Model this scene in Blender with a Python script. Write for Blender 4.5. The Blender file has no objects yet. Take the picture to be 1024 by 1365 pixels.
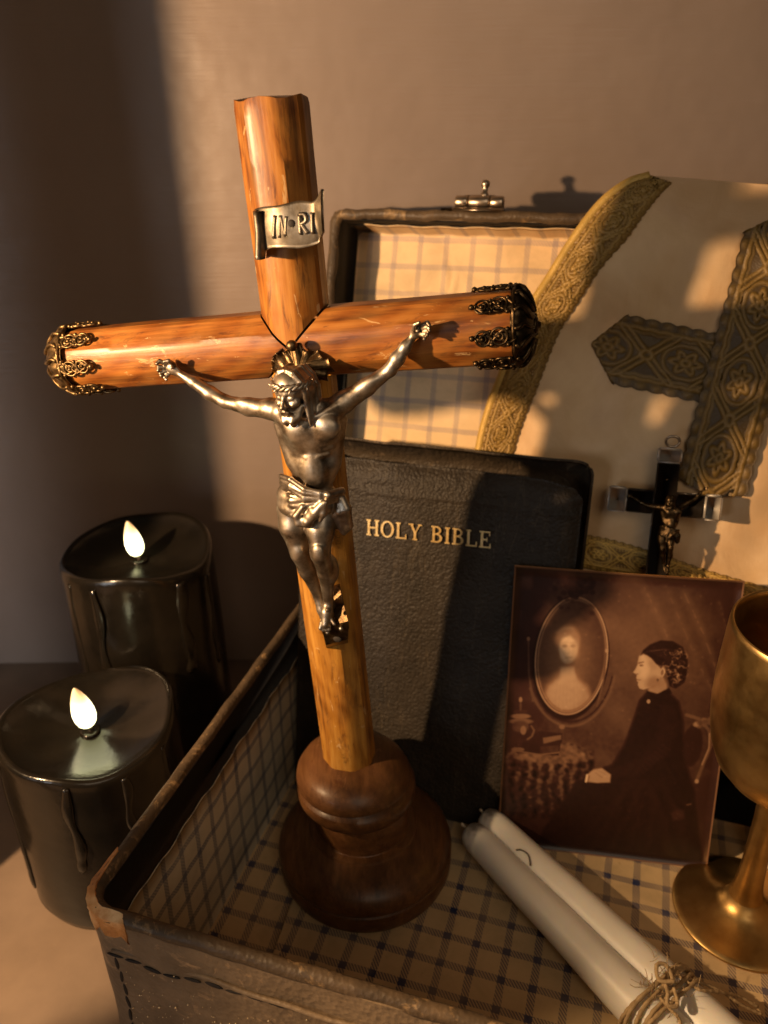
import bpy, math, random
import numpy as np
from mathutils import Vector, Matrix
random.seed(4); rng = np.random.RandomState(4)
sin, cos, pi = math.sin, math.cos, math.pi
S = bpy.context.scene
COL = S.collection
# ------------------------------------------------------------------ units: 1 cell of the checked lining = 0.0132 m
CELL = 0.0132
ZT = -25.9                       # tabletop, below the camera, in cells
F_PX = 1080.0
PITCH, ROLL, YAW, X0, Y0, CAMH = 0.459779, -0.01574, -0.308839, -3.469239, 17.686503, 24.866676
fw = np.array([0, cos(PITCH), -sin(PITCH)]); up0 = np.array([0, sin(PITCH), cos(PITCH)]); rt0 = np.array([1., 0, 0])
RT = cos(ROLL) * rt0 + sin(ROLL) * up0
UP = -sin(ROLL) * rt0 + cos(ROLL) * up0
ZH = np.array([0, 0, 1.])
UH = np.array([cos(YAW), sin(YAW), 0]); VH = np.array([-sin(YAW), cos(YAW), 0]); OG = np.array([X0, Y0, -CAMH])
def G(u, v, z): return OG + u * UH + v * VH + z * ZH          # the suitcase's own axes
def conv(p): return (np.asarray(p, float) - np.array([0, 0, ZT])) * CELL
def hit(x, y, P, n):             # where a line of sight meets a real surface
    d = fw + RT * (x - 512) / F_PX - UP * (y - 682.5) / F_PX
    return d * (np.dot(P, n) / np.dot(d, n))

# ------------------------------------------------------------------ camera
cam = bpy.data.cameras.new('camera'); camo = bpy.data.objects.new('camera', cam); COL.objects.link(camo)
camo.matrix_world = Matrix(((RT[0], UP[0], -fw[0], 0), (RT[1], UP[1], -fw[1], 0), (RT[2], UP[2], -fw[2], -ZT * CELL), (0, 0, 0, 1)))
cam.sensor_fit = 'VERTICAL'; cam.sensor_height = 24.0; cam.lens = 24.0 * F_PX / 1365.0
cam.clip_start = 0.01; cam.clip_end = 50
cam.dof.use_dof = True; cam.dof.focus_distance = 21.6 * CELL; cam.dof.aperture_fstop = 8.0
S.camera = camo

# ------------------------------------------------------------------ world, lamps, exposure
w = bpy.data.worlds.new('World'); S.world = w; w.use_nodes = True
w.node_tree.nodes['Background'].inputs[0].default_value = (1.0, 0.82, 0.64, 1)
w.node_tree.nodes['Background'].inputs[1].default_value = 0.033
LAMP = np.array([-22.5, 9.3, -1.3])       # a small warm lamp standing close by, left of the frame
ld = bpy.data.lights.new('table_lamp', 'POINT'); lo = bpy.data.objects.new('table_lamp', ld); COL.objects.link(lo)
ld.energy = 11.8; ld.color = (1.0, 0.64, 0.33); ld.shadow_soft_size = 0.52 * CELL; lo.location = conv(LAMP)
def area(name, loc, target, size, energy, col, spread=180):
    l = bpy.data.lights.new(name, 'AREA'); o = bpy.data.objects.new(name, l); COL.objects.link(o)
    l.size = size; l.energy = energy; l.color = col; l.spread = math.radians(spread); l.shape = 'DISK'
    o.location = conv(loc); d = Vector(conv(target) - conv(loc)); o.rotation_euler = d.to_track_quat('-Z', 'Y').to_euler()
area('cool_fill', (-62, -46, 4), (-32, 34, -6), 0.45, 0.62, (0.90, 0.94, 1.0), 60)  # added cool fill light, for the sheen on the left of the wall
area('warm_fill', (14, -40, 30), (4, 20, -15), 0.5, 1.2, (1.0, 0.78, 0.55))  # added warm fill light from behind the camera, lifts the shaded fronts
S.view_settings.view_transform = 'Standard'; S.view_settings.look = 'None'; S.view_settings.exposure = 0.0; S.view_settings.gamma = 1.0

# ------------------------------------------------------------------ material helpers
class NT:
    def __init__(s, name):
        s.m = bpy.data.materials.new(name); s.m.use_nodes = True; s.t = s.m.node_tree; s.t.nodes.clear()
        s.out = s.n('ShaderNodeOutputMaterial'); s.b = s.n('ShaderNodeBsdfPrincipled'); s.l(s.b.outputs[0], s.out.inputs[0])
        s.at = s.n('ShaderNodeAttribute'); s.at.attribute_name = 'gc'; s.co = s.at.outputs['Vector']
    def n(s, t, **k):
        x = s.t.nodes.new(t)
        for a, v in k.items(): setattr(x, a, v)
        return x
    def l(s, a, b): s.t.links.new(a, b)
    def set(s, i, v):
        if hasattr(v, 'is_output'): s.l(v, s.b.inputs[i])
        else: s.b.inputs[i].default_value = v
    def math(s, op, a, b=None, c=None):
        x = s.n('ShaderNodeMath', operation=op)
        for i, v in enumerate((a, b, c)):
            if v is None: continue
            if hasattr(v, 'is_output'): s.l(v, x.inputs[i])
            else: x.inputs[i].default_value = v
        return x.outputs[0]
    def noise(s, scale, detail=4, rough=.55, stretch=(1, 1, 1), dist=0, off=(0, 0, 0)):
        mp = s.n('ShaderNodeMapping'); s.l(s.co, mp.inputs[0]); mp.inputs['Scale'].default_value = stretch; mp.inputs['Location'].default_value = off
        x = s.n('ShaderNodeTexNoise'); s.l(mp.outputs[0], x.inputs['Vector'])
        x.inputs['Scale'].default_value = scale; x.inputs['Detail'].default_value = detail; x.inputs['Roughness'].default_value = rough; x.inputs['Distortion'].default_value = dist
        return x.outputs[0]
    def voro(s, scale, stretch=(1, 1, 1), feature='F1'):
        mp = s.n('ShaderNodeMapping'); s.l(s.co, mp.inputs[0]); mp.inputs['Scale'].default_value = stretch
        x = s.n('ShaderNodeTexVoronoi', feature=feature); s.l(mp.outputs[0], x.inputs['Vector']); x.inputs['Scale'].default_value = scale
        return x.outputs['Distance']
    def ramp(s, fac, stops):
        x = s.n('ShaderNodeValToRGB'); s.l(fac, x.inputs[0]); e = x.color_ramp.elements
        while len(e) < len(stops): e.new(.5)
        for k, (p, c) in enumerate(stops):
            e[k].position = p; e[k].color = (c, c, c, 1) if isinstance(c, (int, float)) else (*c, 1)
        return x.outputs[0]
    def mix(s, fac, a, b):
        x = s.n('ShaderNodeMix', data_type='RGBA')
        for i, v in ((0, fac), (6, a), (7, b)):
            if hasattr(v, 'is_output'): s.l(v, x.inputs[i])
            else: x.inputs[i].default_value = v if i == 0 else (*v, 1)
        return x.outputs[2]
    def bump(s, h, strength=.3, dist=.001, prev=None):
        x = s.n('ShaderNodeBump'); s.l(h, x.inputs['Height']); x.inputs['Strength'].default_value = strength; x.inputs['Distance'].default_value = dist
        if prev is not None: s.l(prev, x.inputs['Normal'])
        s.l(x.outputs[0], s.b.inputs['Normal']); return x.outputs[0]
def simple(name, stops, scale=2, stretch=(1, 1, 1), rough=.5, metal=0, detail=5, bump=None, rvar=0, spec=None, dist=0):
    t = NT(name); f = t.noise(scale, detail, .6, stretch, dist); t.set('Base Color', t.ramp(f, stops)); t.set('Metallic', metal)
    if rvar: t.set('Roughness', t.math('MULTIPLY_ADD', t.noise(scale * 1.7, 4, .6, stretch, 0, (3, 7, 1)), rvar, rough - rvar * .5))
    else: t.set('Roughness', rough)
    if spec is not None: t.set('Specular IOR Level', spec)
    if bump: t.bump(t.noise(bump[0], 5, .6, bump[3] if len(bump) > 3 else (1, 1, 1)), bump[1], bump[2])
    return t.m

MAT = {}
def wall_paint():
    t = NT('wall_paint')
    t.set('Base Color', t.ramp(t.noise(.12, 4, .6, (1, 1, 1)), [(.3, (.235, .178, .145)), (.7, (.275, .21, .172))]))
    t.set('Roughness', t.math('MULTIPLY_ADD', t.noise(1.2, 4, .6, (.15, 1, 1.5)), .14, .27))
    h = t.noise(2.2, 6, .65, (.10, 1, 2.2)); h2 = t.noise(.5, 2, .5)
    b = t.bump(h, .30, .0007); b = t.bump(t.noise(9, 4, .6, (.06, 1, 1.6)), .16, .0004, b); t.bump(h2, .25, .004, b)
    t.set('Specular IOR Level', .4)
    return t.m
MAT['wall'] = wall_paint()
MAT['table'] = simple('table_paint', [(.3, (.155, .108, .075)), (.7, (.20, .14, .098))], .5, rough=.5, bump=(3, .12, .0006, (.2, 1, 1)), rvar=.15)
def wood(name, cols, rough=.28, gs=1.0):
    t = NT(name)
    a = t.noise(1.1 * gs, 6, .6, (1, 1, .16), 1.2); b = t.noise(7 * gs, 5, .65, (1, 1, .05), .3, (2, 5, 1)); c = t.noise(.55, 3, .5, (1, 1, .8), .4, (9, 2, 4))
    f = t.math('ADD', t.math('MULTIPLY', a, .42), t.math('ADD', t.math('MULTIPLY', b, .33), t.math('MULTIPLY', c, .25)))
    base = t.ramp(f, cols)
    v = t.noise(3.3, 6, .7, (1, 1, .35), .8, (4, 4, 4)); chip = t.ramp(v, [(.625, 0), (.645, 1)])
    base = t.mix(t.math('MULTIPLY', chip, .55), base, (.62, .42, .20) if name != 'dark_turned_wood' else (.20, .09, .04))
    st = t.noise(2.1, 7, .75, (1.2, 1.2, .3), 1.0, (1, 8, 3)); stain = t.ramp(st, [(.545, 0), (.64, 1)])
    base = t.mix(t.math('MULTIPLY', stain, .75), base, (.07, .022, .008))
    wv = t.n('ShaderNodeTexWave'); mp = t.n('ShaderNodeMapping'); t.l(t.co, mp.inputs[0]); mp.inputs['Rotation'].default_value = (.5, .6, 0); t.l(mp.outputs[0], wv.inputs[0])
    wv.inputs['Scale'].default_value = .55; wv.inputs['Distortion'].default_value = 4; wv.inputs['Detail'].default_value = 3
    base = t.mix(t.math('MULTIPLY', wv.outputs['Fac'], .14 if name != 'dark_turned_wood' else .03), base, (.60, .31, .075))
    t.set('Base Color', base)
    t.set('Roughness', t.math('MULTIPLY_ADD', t.noise(3, 5, .6, (1, 1, .3)), .3, rough - .12))
    t.bump(t.math('ADD', t.noise(9, 5, .6, (1, 1, .06)), t.math('MULTIPLY', t.noise(1.5, 3), 1.5)), .22, .0005)
    t.set('Coat Weight', .10); t.set('Coat Roughness', .25); t.set('Specular IOR Level', .32)
    return t.m
MAT['wood'] = wood('varnished_wood', [(.37, (.045, .013, .003)), (.45, (.17, .053, .008)), (.53, (.32, .115, .016)), (.66, (.46, .21, .045))], .40)
MAT['red_wood'] = wood('reddish_varnished_wood', [(.37, (.034, .010, .003)), (.45, (.14, .042, .008)), (.54, (.28, .092, .015)), (.68, (.43, .18, .042))], .40)
MAT['pale_wood'] = wood('golden_varnished_wood', [(.37, (.085, .030, .005)), (.45, (.27, .105, .014)), (.53, (.42, .19, .028)), (.66, (.55, .31, .075))], .42)
MAT['base_wood'] = wood('dark_turned_wood', [(.36, (.048, .020, .008)), (.5, (.110, .047, .018)), (.66, (.20, .09, .036))], .36)
MAT['corpus'] = simple('aged_silvered_metal', [(.30, (.10, .076, .052)), (.45, (.31, .25, .185)), (.64, (.52, .455, .375))], 2.2, rough=.43, metal=1, rvar=.22, bump=(9, .10, .0004))
MAT['bronze'] = simple('worn_bronze', [(.32, (.06, .038, .018)), (.6, (.26, .17, .08)), (.78, (.48, .33, .17))], 4, rough=.42, metal=1, rvar=.2, bump=(14, .2, .0004))
MAT['old_bronze'] = simple('tarnished_bronze', [(.35, (.05, .033, .018)), (.62, (.20, .13, .065)), (.78, (.40, .29, .16))], 3.5, rough=.42, metal=1, rvar=.2, bump=(12, .25, .0005))
MAT['plaque'] = simple('plaque_metal', [(.32, (.11, .085, .055)), (.6, (.25, .215, .17)), (.75, (.38, .335, .28))], 2.2, rough=.46, metal=1, rvar=.2, bump=(10, .12, .0004))
MAT['dark_bronze'] = simple('dark_shaded_bronze', [(.32, (.02, .014, .008)), (.6, (.085, .055, .028)), (.75, (.22, .14, .07))], 4, rough=.4, metal=1, rvar=.2, bump=(14, .2, .0004))
MAT['pale_silver'] = simple('pale_silver', [(.3, (.60, .54, .46)), (.7, (.80, .74, .66))], 3, rough=.5, metal=.6)
MAT['steel'] = simple('bright_worn_nickel', [(.3, (.40, .31, .22)), (.7, (.62, .50, .38))], 3, rough=.34, metal=1, rvar=.2)
MAT['brass'] = simple('dull_brass', [(.3, (.42, .25, .085)), (.5, (.54, .35, .135)), (.72, (.64, .44, .19))], 1.0, rough=.36, metal=1, rvar=.26, bump=(7, .10, .0005, (1, 1, .10)), detail=8)
MAT['gap'] = simple('dark_gap', [(.3, (.012, .008, .006)), (.7, (.02, .014, .01))], 3, rough=.8)
def leather(name, stops, gscale, bstr, rough, wear=None):
    t = NT(name); base = t.ramp(t.noise(.8, 6, .65), stops)
    if wear:
        wn = t.noise(1.4, 7, .7, (1, 1, 1), .5, (5, 1, 2)); base = t.mix(t.ramp(wn, [(wear[0], 0), (wear[0] + .10, 1)]), base, wear[1])
    t.set('Base Color', base)
    t.set('Roughness', t.math('MULTIPLY_ADD', t.noise(2, 4), .22, rough - .11))
    g = t.voro(gscale, (1, 1, 1)); g2 = t.voro(gscale * .62, (1.1, .9, 1)); cr = t.noise(1.0, 6, .7, (1.6, 1.6, .5), 1.5)
    b = t.bump(t.math('ADD', g, g2), bstr, .0007); t.bump(t.ramp(cr, [(.47, 1), (.5, 0), (.53, 1)]), .12, .0006, b); t.set('Specular IOR Level', .22)
    if name == 'pebbled_black_leather':
        sc = t.ramp(t.noise(1.3, 7, .7, (2.2, .28, 1), 1.2, (3, 3, 3)), [(.585, 0), (.60, 1), (.615, 0)]); t.set('Base Color', t.mix(t.math('MULTIPLY', sc, .45), base, (.13, .10, .065)))
    return t.m
MAT['bible'] = leather('pebbled_black_leather', [(.3, (.021, .0165, .0125)), (.7, (.038, .0295, .022))], 11.0, .50, .54)
MAT['bible_back'] = leather('worn_black_leather', [(.3, (.030, .022, .015)), (.7, (.060, .044, .029))], 9.0, .4, .52, (.58, (.14, .10, .065)))
MAT['case'] = leather('scuffed_brown_leather', [(.3, (.14, .098, .060)), (.55, (.20, .142, .088)), (.75, (.26, .182, .11))], 7, .3, .50, (.60, (.38, .25, .135)))
MAT['rim'] = leather('worn_dark_rim', [(.3, (.045, .032, .021)), (.6, (.095, .064, .038)), (.75, (.18, .115, .06))], 9, .25, .45, (.57, (.30, .19, .09)))
MAT['inner_black'] = simple('black_cloth_binding', [(.3, (.010, .010, .011)), (.7, (.022, .021, .021))], 5, rough=.75, bump=(20, .3, .0005))
MAT['tan'] = leather('rubbed_tan_leather', [(.3, (.22, .075, .022)), (.48, (.62, .27, .08)), (.62, (.85, .52, .24))], 6, .3, .5)
MAT['pages'] = simple('page_edges', [(.3, (.52, .36, .25)), (.7, (.66, .48, .34))], 3, rough=.7, stretch=(.1, .1, 30))
MAT['gilt'] = simple('gilt_lettering', [(.35, (.55, .36, .13)), (.6, (.80, .58, .27))], 6, rough=.42, metal=.75)
MAT['speck'] = simple('gold_dust', [(.3, (.85, .62, .30)), (.7, (1.0, .85, .6))], 6, rough=.25, metal=.6)
MAT['ivory'] = None
def waxes():
    t = NT('black_wax'); t.set('Base Color', t.ramp(t.noise(.8, 5, .6), [(.3, (.005, .0042, .0032)), (.7, (.011, .0085, .006))]))
    t.set('Roughness', t.math('MULTIPLY_ADD', t.noise(1.3, 5, .6), .16, .12)); t.bump(t.noise(1.1, 5, .6), .22, .0014); t.set('Specular IOR Level', .42); MAT['wax'] = t.m
    t = NT('ivory_wax'); sx = t.n('ShaderNodeSeparateXYZ'); t.l(t.co, sx.inputs[0])
    soot = t.math('MULTIPLY', t.ramp(sx.outputs[2], [(.40, 1), (.95, 0)]), t.ramp(t.noise(1.5, 4, .6), [(.42, 0), (.62, 1)]))
    t.set('Base Color', t.mix(t.math('MULTIPLY', soot, .8), t.ramp(t.noise(.7, 4), [(.3, (.79, .76, .69)), (.7, (.86, .83, .77))]), (.10, .08, .06)))
    t.set('Roughness', .42); t.set('Subsurface Weight', .35); t.set('Subsurface Radius', (.006, .004, .002)); t.set('Subsurface Scale', 1.0); t.bump(t.noise(2.2, 4), .10, .001); MAT['ivory'] = t.m
    t = NT('led_flame'); sx = t.n('ShaderNodeSeparateXYZ'); t.l(t.co, sx.inputs[0])
    t.set('Base Color', (.8, .7, .5, 1)); t.set('Roughness', .3)
    t.set('Emission Color', t.ramp(sx.outputs[2], [(.0, (1, .95, .45)), (.3, (1, .96, .62)), (.6, (1, .86, .44)), (.85, (.90, .50, .20)), (1, (.7, .36, .15))]))
    t.set('Emission Strength', t.ramp(sx.outputs[2], [(.0, .55), (.15, 1), (.45, .9), (.75, .3), (1, .10)]))
    e = t.b.inputs['Emission Strength'].links[0].from_socket; t.set('Emission Strength', t.math('MULTIPLY', e, 5.0)); MAT['flame'] = t.m
waxes()
def gingham(name, base, line, strength=1.0, wid=.125, tw=.62):
    t = NT(name); uv = t.n('ShaderNodeSeparateXYZ'); t.l(t.co, uv.inputs[0]); x, y = uv.outputs[0], uv.outputs[1]
    wob = t.math('MULTIPLY_ADD', t.noise(.9, 3), .10, -.05)
    def band(c):
        d = t.math('ABSOLUTE', t.math('SUBTRACT', t.math('FRACT', t.math('ADD', t.math('ADD', c, wob), .5)), .5))
        return t.math('LESS_THAN', d, wid), d
    bx, dx = band(x); by, dy = band(y)
    hat = t.math('LESS_THAN', t.math('FRACT', t.math('MULTIPLY', t.math('ADD', x, t.math('MULTIPLY', y, .8)), 9.0)), .56)
    both = t.math('MULTIPLY', bx, by); one = t.math('MAXIMUM', bx, by)
    fac = t.math('MAXIMUM', both, t.math('MULTIPLY', one, t.math('MULTIPLY_ADD', hat, tw, .78 - tw)))
    fade = t.math('MULTIPLY', t.ramp(t.noise(.45, 4), [(.3, .6), (.65, 1)]), strength)
    fac = t.math('MULTIPLY', fac, fade)
    pap = t.ramp(t.noise(.6, 6, .65, (1, 1, 1), .4), [(.28, tuple(b * .80 for b in base)), (.5, base), (.72, tuple(min(1, b * 1.12) for b in base))])
    spot = t.ramp(t.noise(2.4, 5, .7, (1, 1, 1), 0, (7, 3, 1)), [(.68, 0), (.76, 1)]); pap = t.mix(t.math('MULTIPLY', spot, .4), pap, (.25, .13, .05))
    t.set('Base Color', t.mix(fac, pap, line)); t.set('Roughness', .72); t.set('Specular IOR Level', .25)
    h = t.math('ADD', t.noise(14, 3), t.math('MULTIPLY', t.noise(.8, 3), 5)); t.bump(h, .22, .0007)
    return t.m
MAT['floor_lining'] = gingham('checked_floor_paper', (.64, .47, .26), (.022, .034, .105))
MAT['wall_lining'] = gingham('checked_wall_paper', (.56, .50, .37), (.035, .055, .12), .85, .12, .22)
MAT['lid_lining'] = gingham('checked_lid_paper', (.74, .53, .30), (.10, .11, .22), .60, .10, .35)
def cloth_mats():
    t = NT('cream_silk'); wv = t.noise(26, 2, .5, (1, .12, 1)); wv2 = t.noise(26, 2, .5, (.12, 1, 1))
    stain = t.ramp(t.noise(.22, 5, .6, (1, 1, 1), .6), [(.35, (.58, .365, .18)), (.55, (.70, .48, .26)), (.72, (.80, .585, .345))])
    t.set('Base Color', stain); t.set('Roughness', .55); t.set('Sheen Weight', .25); t.set('Sheen Roughness', .4)
    b = t.bump(t.math('ADD', wv, wv2), .18, .0004); t.bump(t.noise(.5, 4, .5, (1, .4, 1), 1), .35, .004, b); MAT['silk'] = t.m
    for nm, lo_, hi, met in (('gold_lace', (.16, .085, .018), (.80, .52, .13), .3), ('gold_brocade', (.075, .043, .010), (.58, .345, .07), .25)):
        t = NT(nm); a = t.n('ShaderNodeAttribute'); a.attribute_name = 'thread'
        nz = t.noise(30, 2, .5, (1, .35, 1)); f = t.math('MULTIPLY', a.outputs['Fac'], t.math('MULTIPLY_ADD', nz, .7, .62))
        t.set('Base Color', t.mix(f, lo_, hi)); t.set('Metallic', t.math('MULTIPLY', a.outputs['Fac'], met)); t.set('Roughness', .46)
        t.bump(nz, .5, .0006); MAT[nm] = t.m
cloth_mats()
MAT['twine'] = simple('jute_twine', [(.3, (.30, .20, .10)), (.7, (.55, .40, .22))], 5, rough=.8, bump=(18, .6, .0008))
MAT['ebony'] = simple('ebony_wood', [(.3, (.012, .009, .007)), (.7, (.028, .02, .015))], 4, rough=.32, stretch=(1, 1, .1))
MAT['wick'] = simple('wick', [(.3, (.02, .017, .014)), (.7, (.07, .05, .035))], 5, rough=.8)
MAT['pale_wick'] = simple('pale_wick', [(.3, (.55, .45, .33)), (.7, (.7, .6, .45))], 5, rough=.8)
MAT['plastic'] = simple('clear_plastic', [(.3, (.18, .18, .15)), (.7, (.25, .25, .2))], 5, rough=.2)
MAT['card'] = simple('cream_card', [(.3, (.78, .60, .44)), (.7, (.85, .68, .52))], 2, rough=.5)

# ------------------------------------------------------------------ object helpers (all shapes are given in cells)
ORG = {}
def props(o, label=None, cat=None, kind=None, group=None):
    for k, v in (('label', label), ('category', cat), ('kind', kind), ('group', group)):
        if v: o[k] = v
    return o
def empty(name, base, label, cat, group=None):
    o = bpy.data.objects.new(name, None); COL.objects.link(o); o.location = conv(base); o.empty_display_size = .01
    ORG[o.name] = conv(base); return props(o, label, cat, None, group)
def mk(name, V, Fc, mat, parent=None, gc=None, smooth=True, sharp=None, thread=None, kind=None, label=None, mats=None, fm=None):
    V = np.asarray(V, float)
    org = ORG[parent.name] if parent is not None else conv(V.mean(0))
    m = bpy.data.meshes.new(name); m.from_pydata((conv(V) - org).tolist(), [], [list(map(int, f)) for f in Fc]); m.update()
    a = m.attributes.new('gc', 'FLOAT_VECTOR', 'POINT'); a.data.foreach_set('vector', np.asarray(V if gc is None else gc, np.float32).ravel())
    if thread is not None:
        a = m.attributes.new('thread', 'FLOAT', 'POINT'); a.data.foreach_set('value', np.asarray(thread, np.float32).ravel())
    m.materials.append(MAT[mat] if isinstance(mat, str) else mat)
    for x in mats or (): m.materials.append(MAT[x])
    if fm is not None: m.polygons.foreach_set('material_index', np.asarray(fm, np.int32))
    if smooth: m.polygons.foreach_set('use_smooth', np.ones(len(m.polygons), bool))
    if smooth and sharp: m.set_sharp_from_angle(angle=math.radians(sharp))
    o = bpy.data.objects.new(name, m); COL.objects.link(o)
    if parent is not None:
        o.parent = parent; ORG[o.name] = org
    else:
        o.location = org; ORG[o.name] = org
    if parent is not None and parent.type == 'MESH': pass
    if kind: o['kind'] = kind
    if label: o['label'] = label
    return o
class MB:
    def __init__(s): s.V = []; s.F = []; s.C = []; s.T = []
    def add(s, V, Fc, gc=None, th=None):
        b = len(s.V); V = np.asarray(V, float); s.V += V.tolist(); s.F += [[i + b for i in f] for f in Fc]
        s.C += (V if gc is None else np.asarray(gc, float)).tolist(); s.T += (np.ones(len(V)) if th is None else np.asarray(th).ravel()).tolist(); return s
    def mk(s, name, mat, parent=None, **k): return mk(name, s.V, s.F, mat, parent, gc=s.C, **k)
def norm(v): v = np.asarray(v, float); return v / (np.linalg.norm(v) + 1e-12)
def frame(d, ref=(0, 0, 1)):
    d = norm(d); r = np.array(ref, float)
    if abs(np.dot(d, norm(r))) > .97: r = np.array([1., 0, 0])
    x = norm(np.cross(r, d)); return x, np.cross(d, x), d
def box(o, a, b, c, lo, hi, bev=.04):
    """box in axes a,b,c with bevelled edges"""
    lo = np.array(lo, float); hi = np.array(hi, float); bev = min(bev, (hi - lo).min() * .45)
    P = []; ids = {}
    for sx in (0, 1):
        for sy in (0, 1):
            for sz in (0, 1):
                cn = np.where([sx, sy, sz], hi, lo); sg = np.where([sx, sy, sz], -1, 1)
                for ax in range(3):
                    q = cn + sg * bev; q[ax] = cn[ax]; ids[(sx, sy, sz, ax)] = len(P); P.append(q)
    Fc = []
    for ax in range(3):
        o1, o2 = [(1, 2), (2, 0), (0, 1)][ax]
        for s in (0, 1):
            f = []
            for (p, q) in ((0, 0), (1, 0), (1, 1), (0, 1)):
                k = [0, 0, 0]; k[ax] = s; k[o1] = p; k[o2] = q; f.append(ids[(*k, ax)])
            Fc.append(f if s else f[::-1])
    for ax in range(3):
        o1, o2 = [(1, 2), (2, 0), (0, 1)][ax]
        for p in (0, 1):
            for q in (0, 1):
                k0 = [0, 0, 0]; k1 = [0, 0, 0]; k0[o1] = k1[o1] = p; k0[o2] = k1[o2] = q; k1[ax] = 1
                f = [ids[(*k0, o1)], ids[(*k1, o1)], ids[(*k1, o2)], ids[(*k0, o2)]]; Fc.append(f if (p == q) else f[::-1])
    for sx in (0, 1):
        for sy in (0, 1):
            for sz in (0, 1):
                f = [ids[(sx, sy, sz, k)] for k in range(3)]; Fc.append(f if (sx + sy + sz) % 2 else f[::-1])
    P = np.array(P); W = np.asarray(o) + P[:, :1] * np.asarray(a) + P[:, 1:2] * np.asarray(b) + P[:, 2:] * np.asarray(c)
    return W, Fc, P
def grid_faces(n, m, wrap=False, off=0):
    Fc = []
    for i in range(n - 1):
        for j in range(m if wrap else m - 1):
            j2 = (j + 1) % m; Fc.append([off + i * m + j, off + i * m + j2, off + (i + 1) * m + j2, off + (i + 1) * m + j])
    return Fc
def lathe(prof, c, ax=ZH, n=48, wob=None, xdir=None, caps=True, skew=None):
    x, y, d = frame(ax) if xdir is None else (norm(xdir), np.cross(norm(ax), norm(xdir)), norm(ax))
    t = np.linspace(0, 2 * pi, n, endpoint=False); V = []; C = []
    for k, (r, z) in enumerate(prof):
        for a in t:
            rr = r * (1 + (wob(a, z) if wob else 0)); s = np.zeros(3) if skew is None else skew(z)
            V.append(np.asarray(c) + d * z + s + x * rr * cos(a) + y * rr * sin(a)); C.append((rr * cos(a), rr * sin(a), z))
    Fc = grid_faces(len(prof), n, True)
    if caps:
        Fc.append(list(range(n))[::-1]); Fc.append([(len(prof) - 1) * n + i for i in range(n)])
    return np.array(V), Fc, np.array(C)
def tube(P, r, n=8, caps=True, flat=1.0, ref=(0, 0, 1)):
    P = np.asarray(P, float); r = np.full(len(P), r) if np.isscalar(r) else np.asarray(r, float)
    T = np.gradient(P, axis=0); V = []; C = []; L = 0; x = None
    for i in range(len(P)):
        d = norm(T[i])
        if x is None: x = frame(d, ref)[0]
        x = norm(x - d * np.dot(x, d)); y = np.cross(d, x)
        if i: L += np.linalg.norm(P[i] - P[i - 1])
        for k in range(n):
            a = 2 * pi * k / n; V.append(P[i] + x * r[i] * cos(a) + y * r[i] * sin(a) * flat); C.append((r[i] * cos(a), r[i] * sin(a), L))
    Fc = grid_faces(len(P), n, True)
    if caps: Fc.append(list(range(n))[::-1]); Fc.append([(len(P) - 1) * n + k for k in range(n)])
    return np.array(V), Fc, np.array(C)
def ball(c, r, n=8, m=6, ax=None):
    R_ = np.array(r if hasattr(r, '__len__') else (r, r, r), float); A = np.eye(3) if ax is None else np.array(ax)
    V = [np.asarray(c) - A[2] * R_[2]]
    for i in range(1, m):
        p = -pi / 2 + pi * i / m
        for k in range(n):
            a = 2 * pi * k / n; V.append(np.asarray(c) + A[0] * R_[0] * cos(p) * cos(a) + A[1] * R_[1] * cos(p) * sin(a) + A[2] * R_[2] * sin(p))
    V.append(np.asarray(c) + A[2] * R_[2]); Fc = [[0, 1 + (k + 1) % n, 1 + k] for k in range(n)]
    Fc += grid_faces(m - 1, n, True, 1); e = 1 + (m - 2) * n
    Fc += [[e + k, e + (k + 1) % n, len(V) - 1] for k in range(n)]
    return np.array(V), Fc
def spline(P, n):
    P = np.asarray(P, float); Q = np.vstack([2 * P[0] - P[1], P, 2 * P[-1] - P[-2]]); out = []
    for s in np.linspace(0, len(P) - 1, n):
        i = min(int(s), len(P) - 2); t = s - i; a, b, c, d = Q[i:i + 4]
        out.append(.5 * ((2 * b) + (c - a) * t + (2 * a - 5 * b + 4 * c - d) * t * t + (3 * b - a - 3 * c + d) * t ** 3))
    return np.array(out)
def sheet(fn, n, m, thick, th=None):
    """double-sided sheet: fn(s,t) -> point, front = fn, back = offset along -normal"""
    A = np.array([[fn(s, t) for t in np.linspace(0, 1, m)] for s in np.linspace(0, 1, n)])
    return solid_grid(A, thick)
def solid_grid(A, thick):
    n, m = A.shape[:2]; ds = np.gradient(A, axis=0); dt = np.gradient(A, axis=1); N = np.cross(ds, dt); N /= np.linalg.norm(N, axis=2, keepdims=True) + 1e-12
    B = A - N * thick; V = np.vstack([A.reshape(-1, 3), B.reshape(-1, 3)]); k = n * m
    Fc = grid_faces(n, m) + [f[::-1] for f in grid_faces(n, m, False, k)]
    rim = [i * m for i in range(n)] + [(n - 1) * m + j for j in range(1, m)] + [i * m + m - 1 for i in range(n - 2, -1, -1)] + [j for j in range(m - 2, 0, -1)]
    for a, b in zip(rim, rim[1:] + rim[:1]): Fc.append([b, a, a + k, b + k])
    return V, Fc
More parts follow.
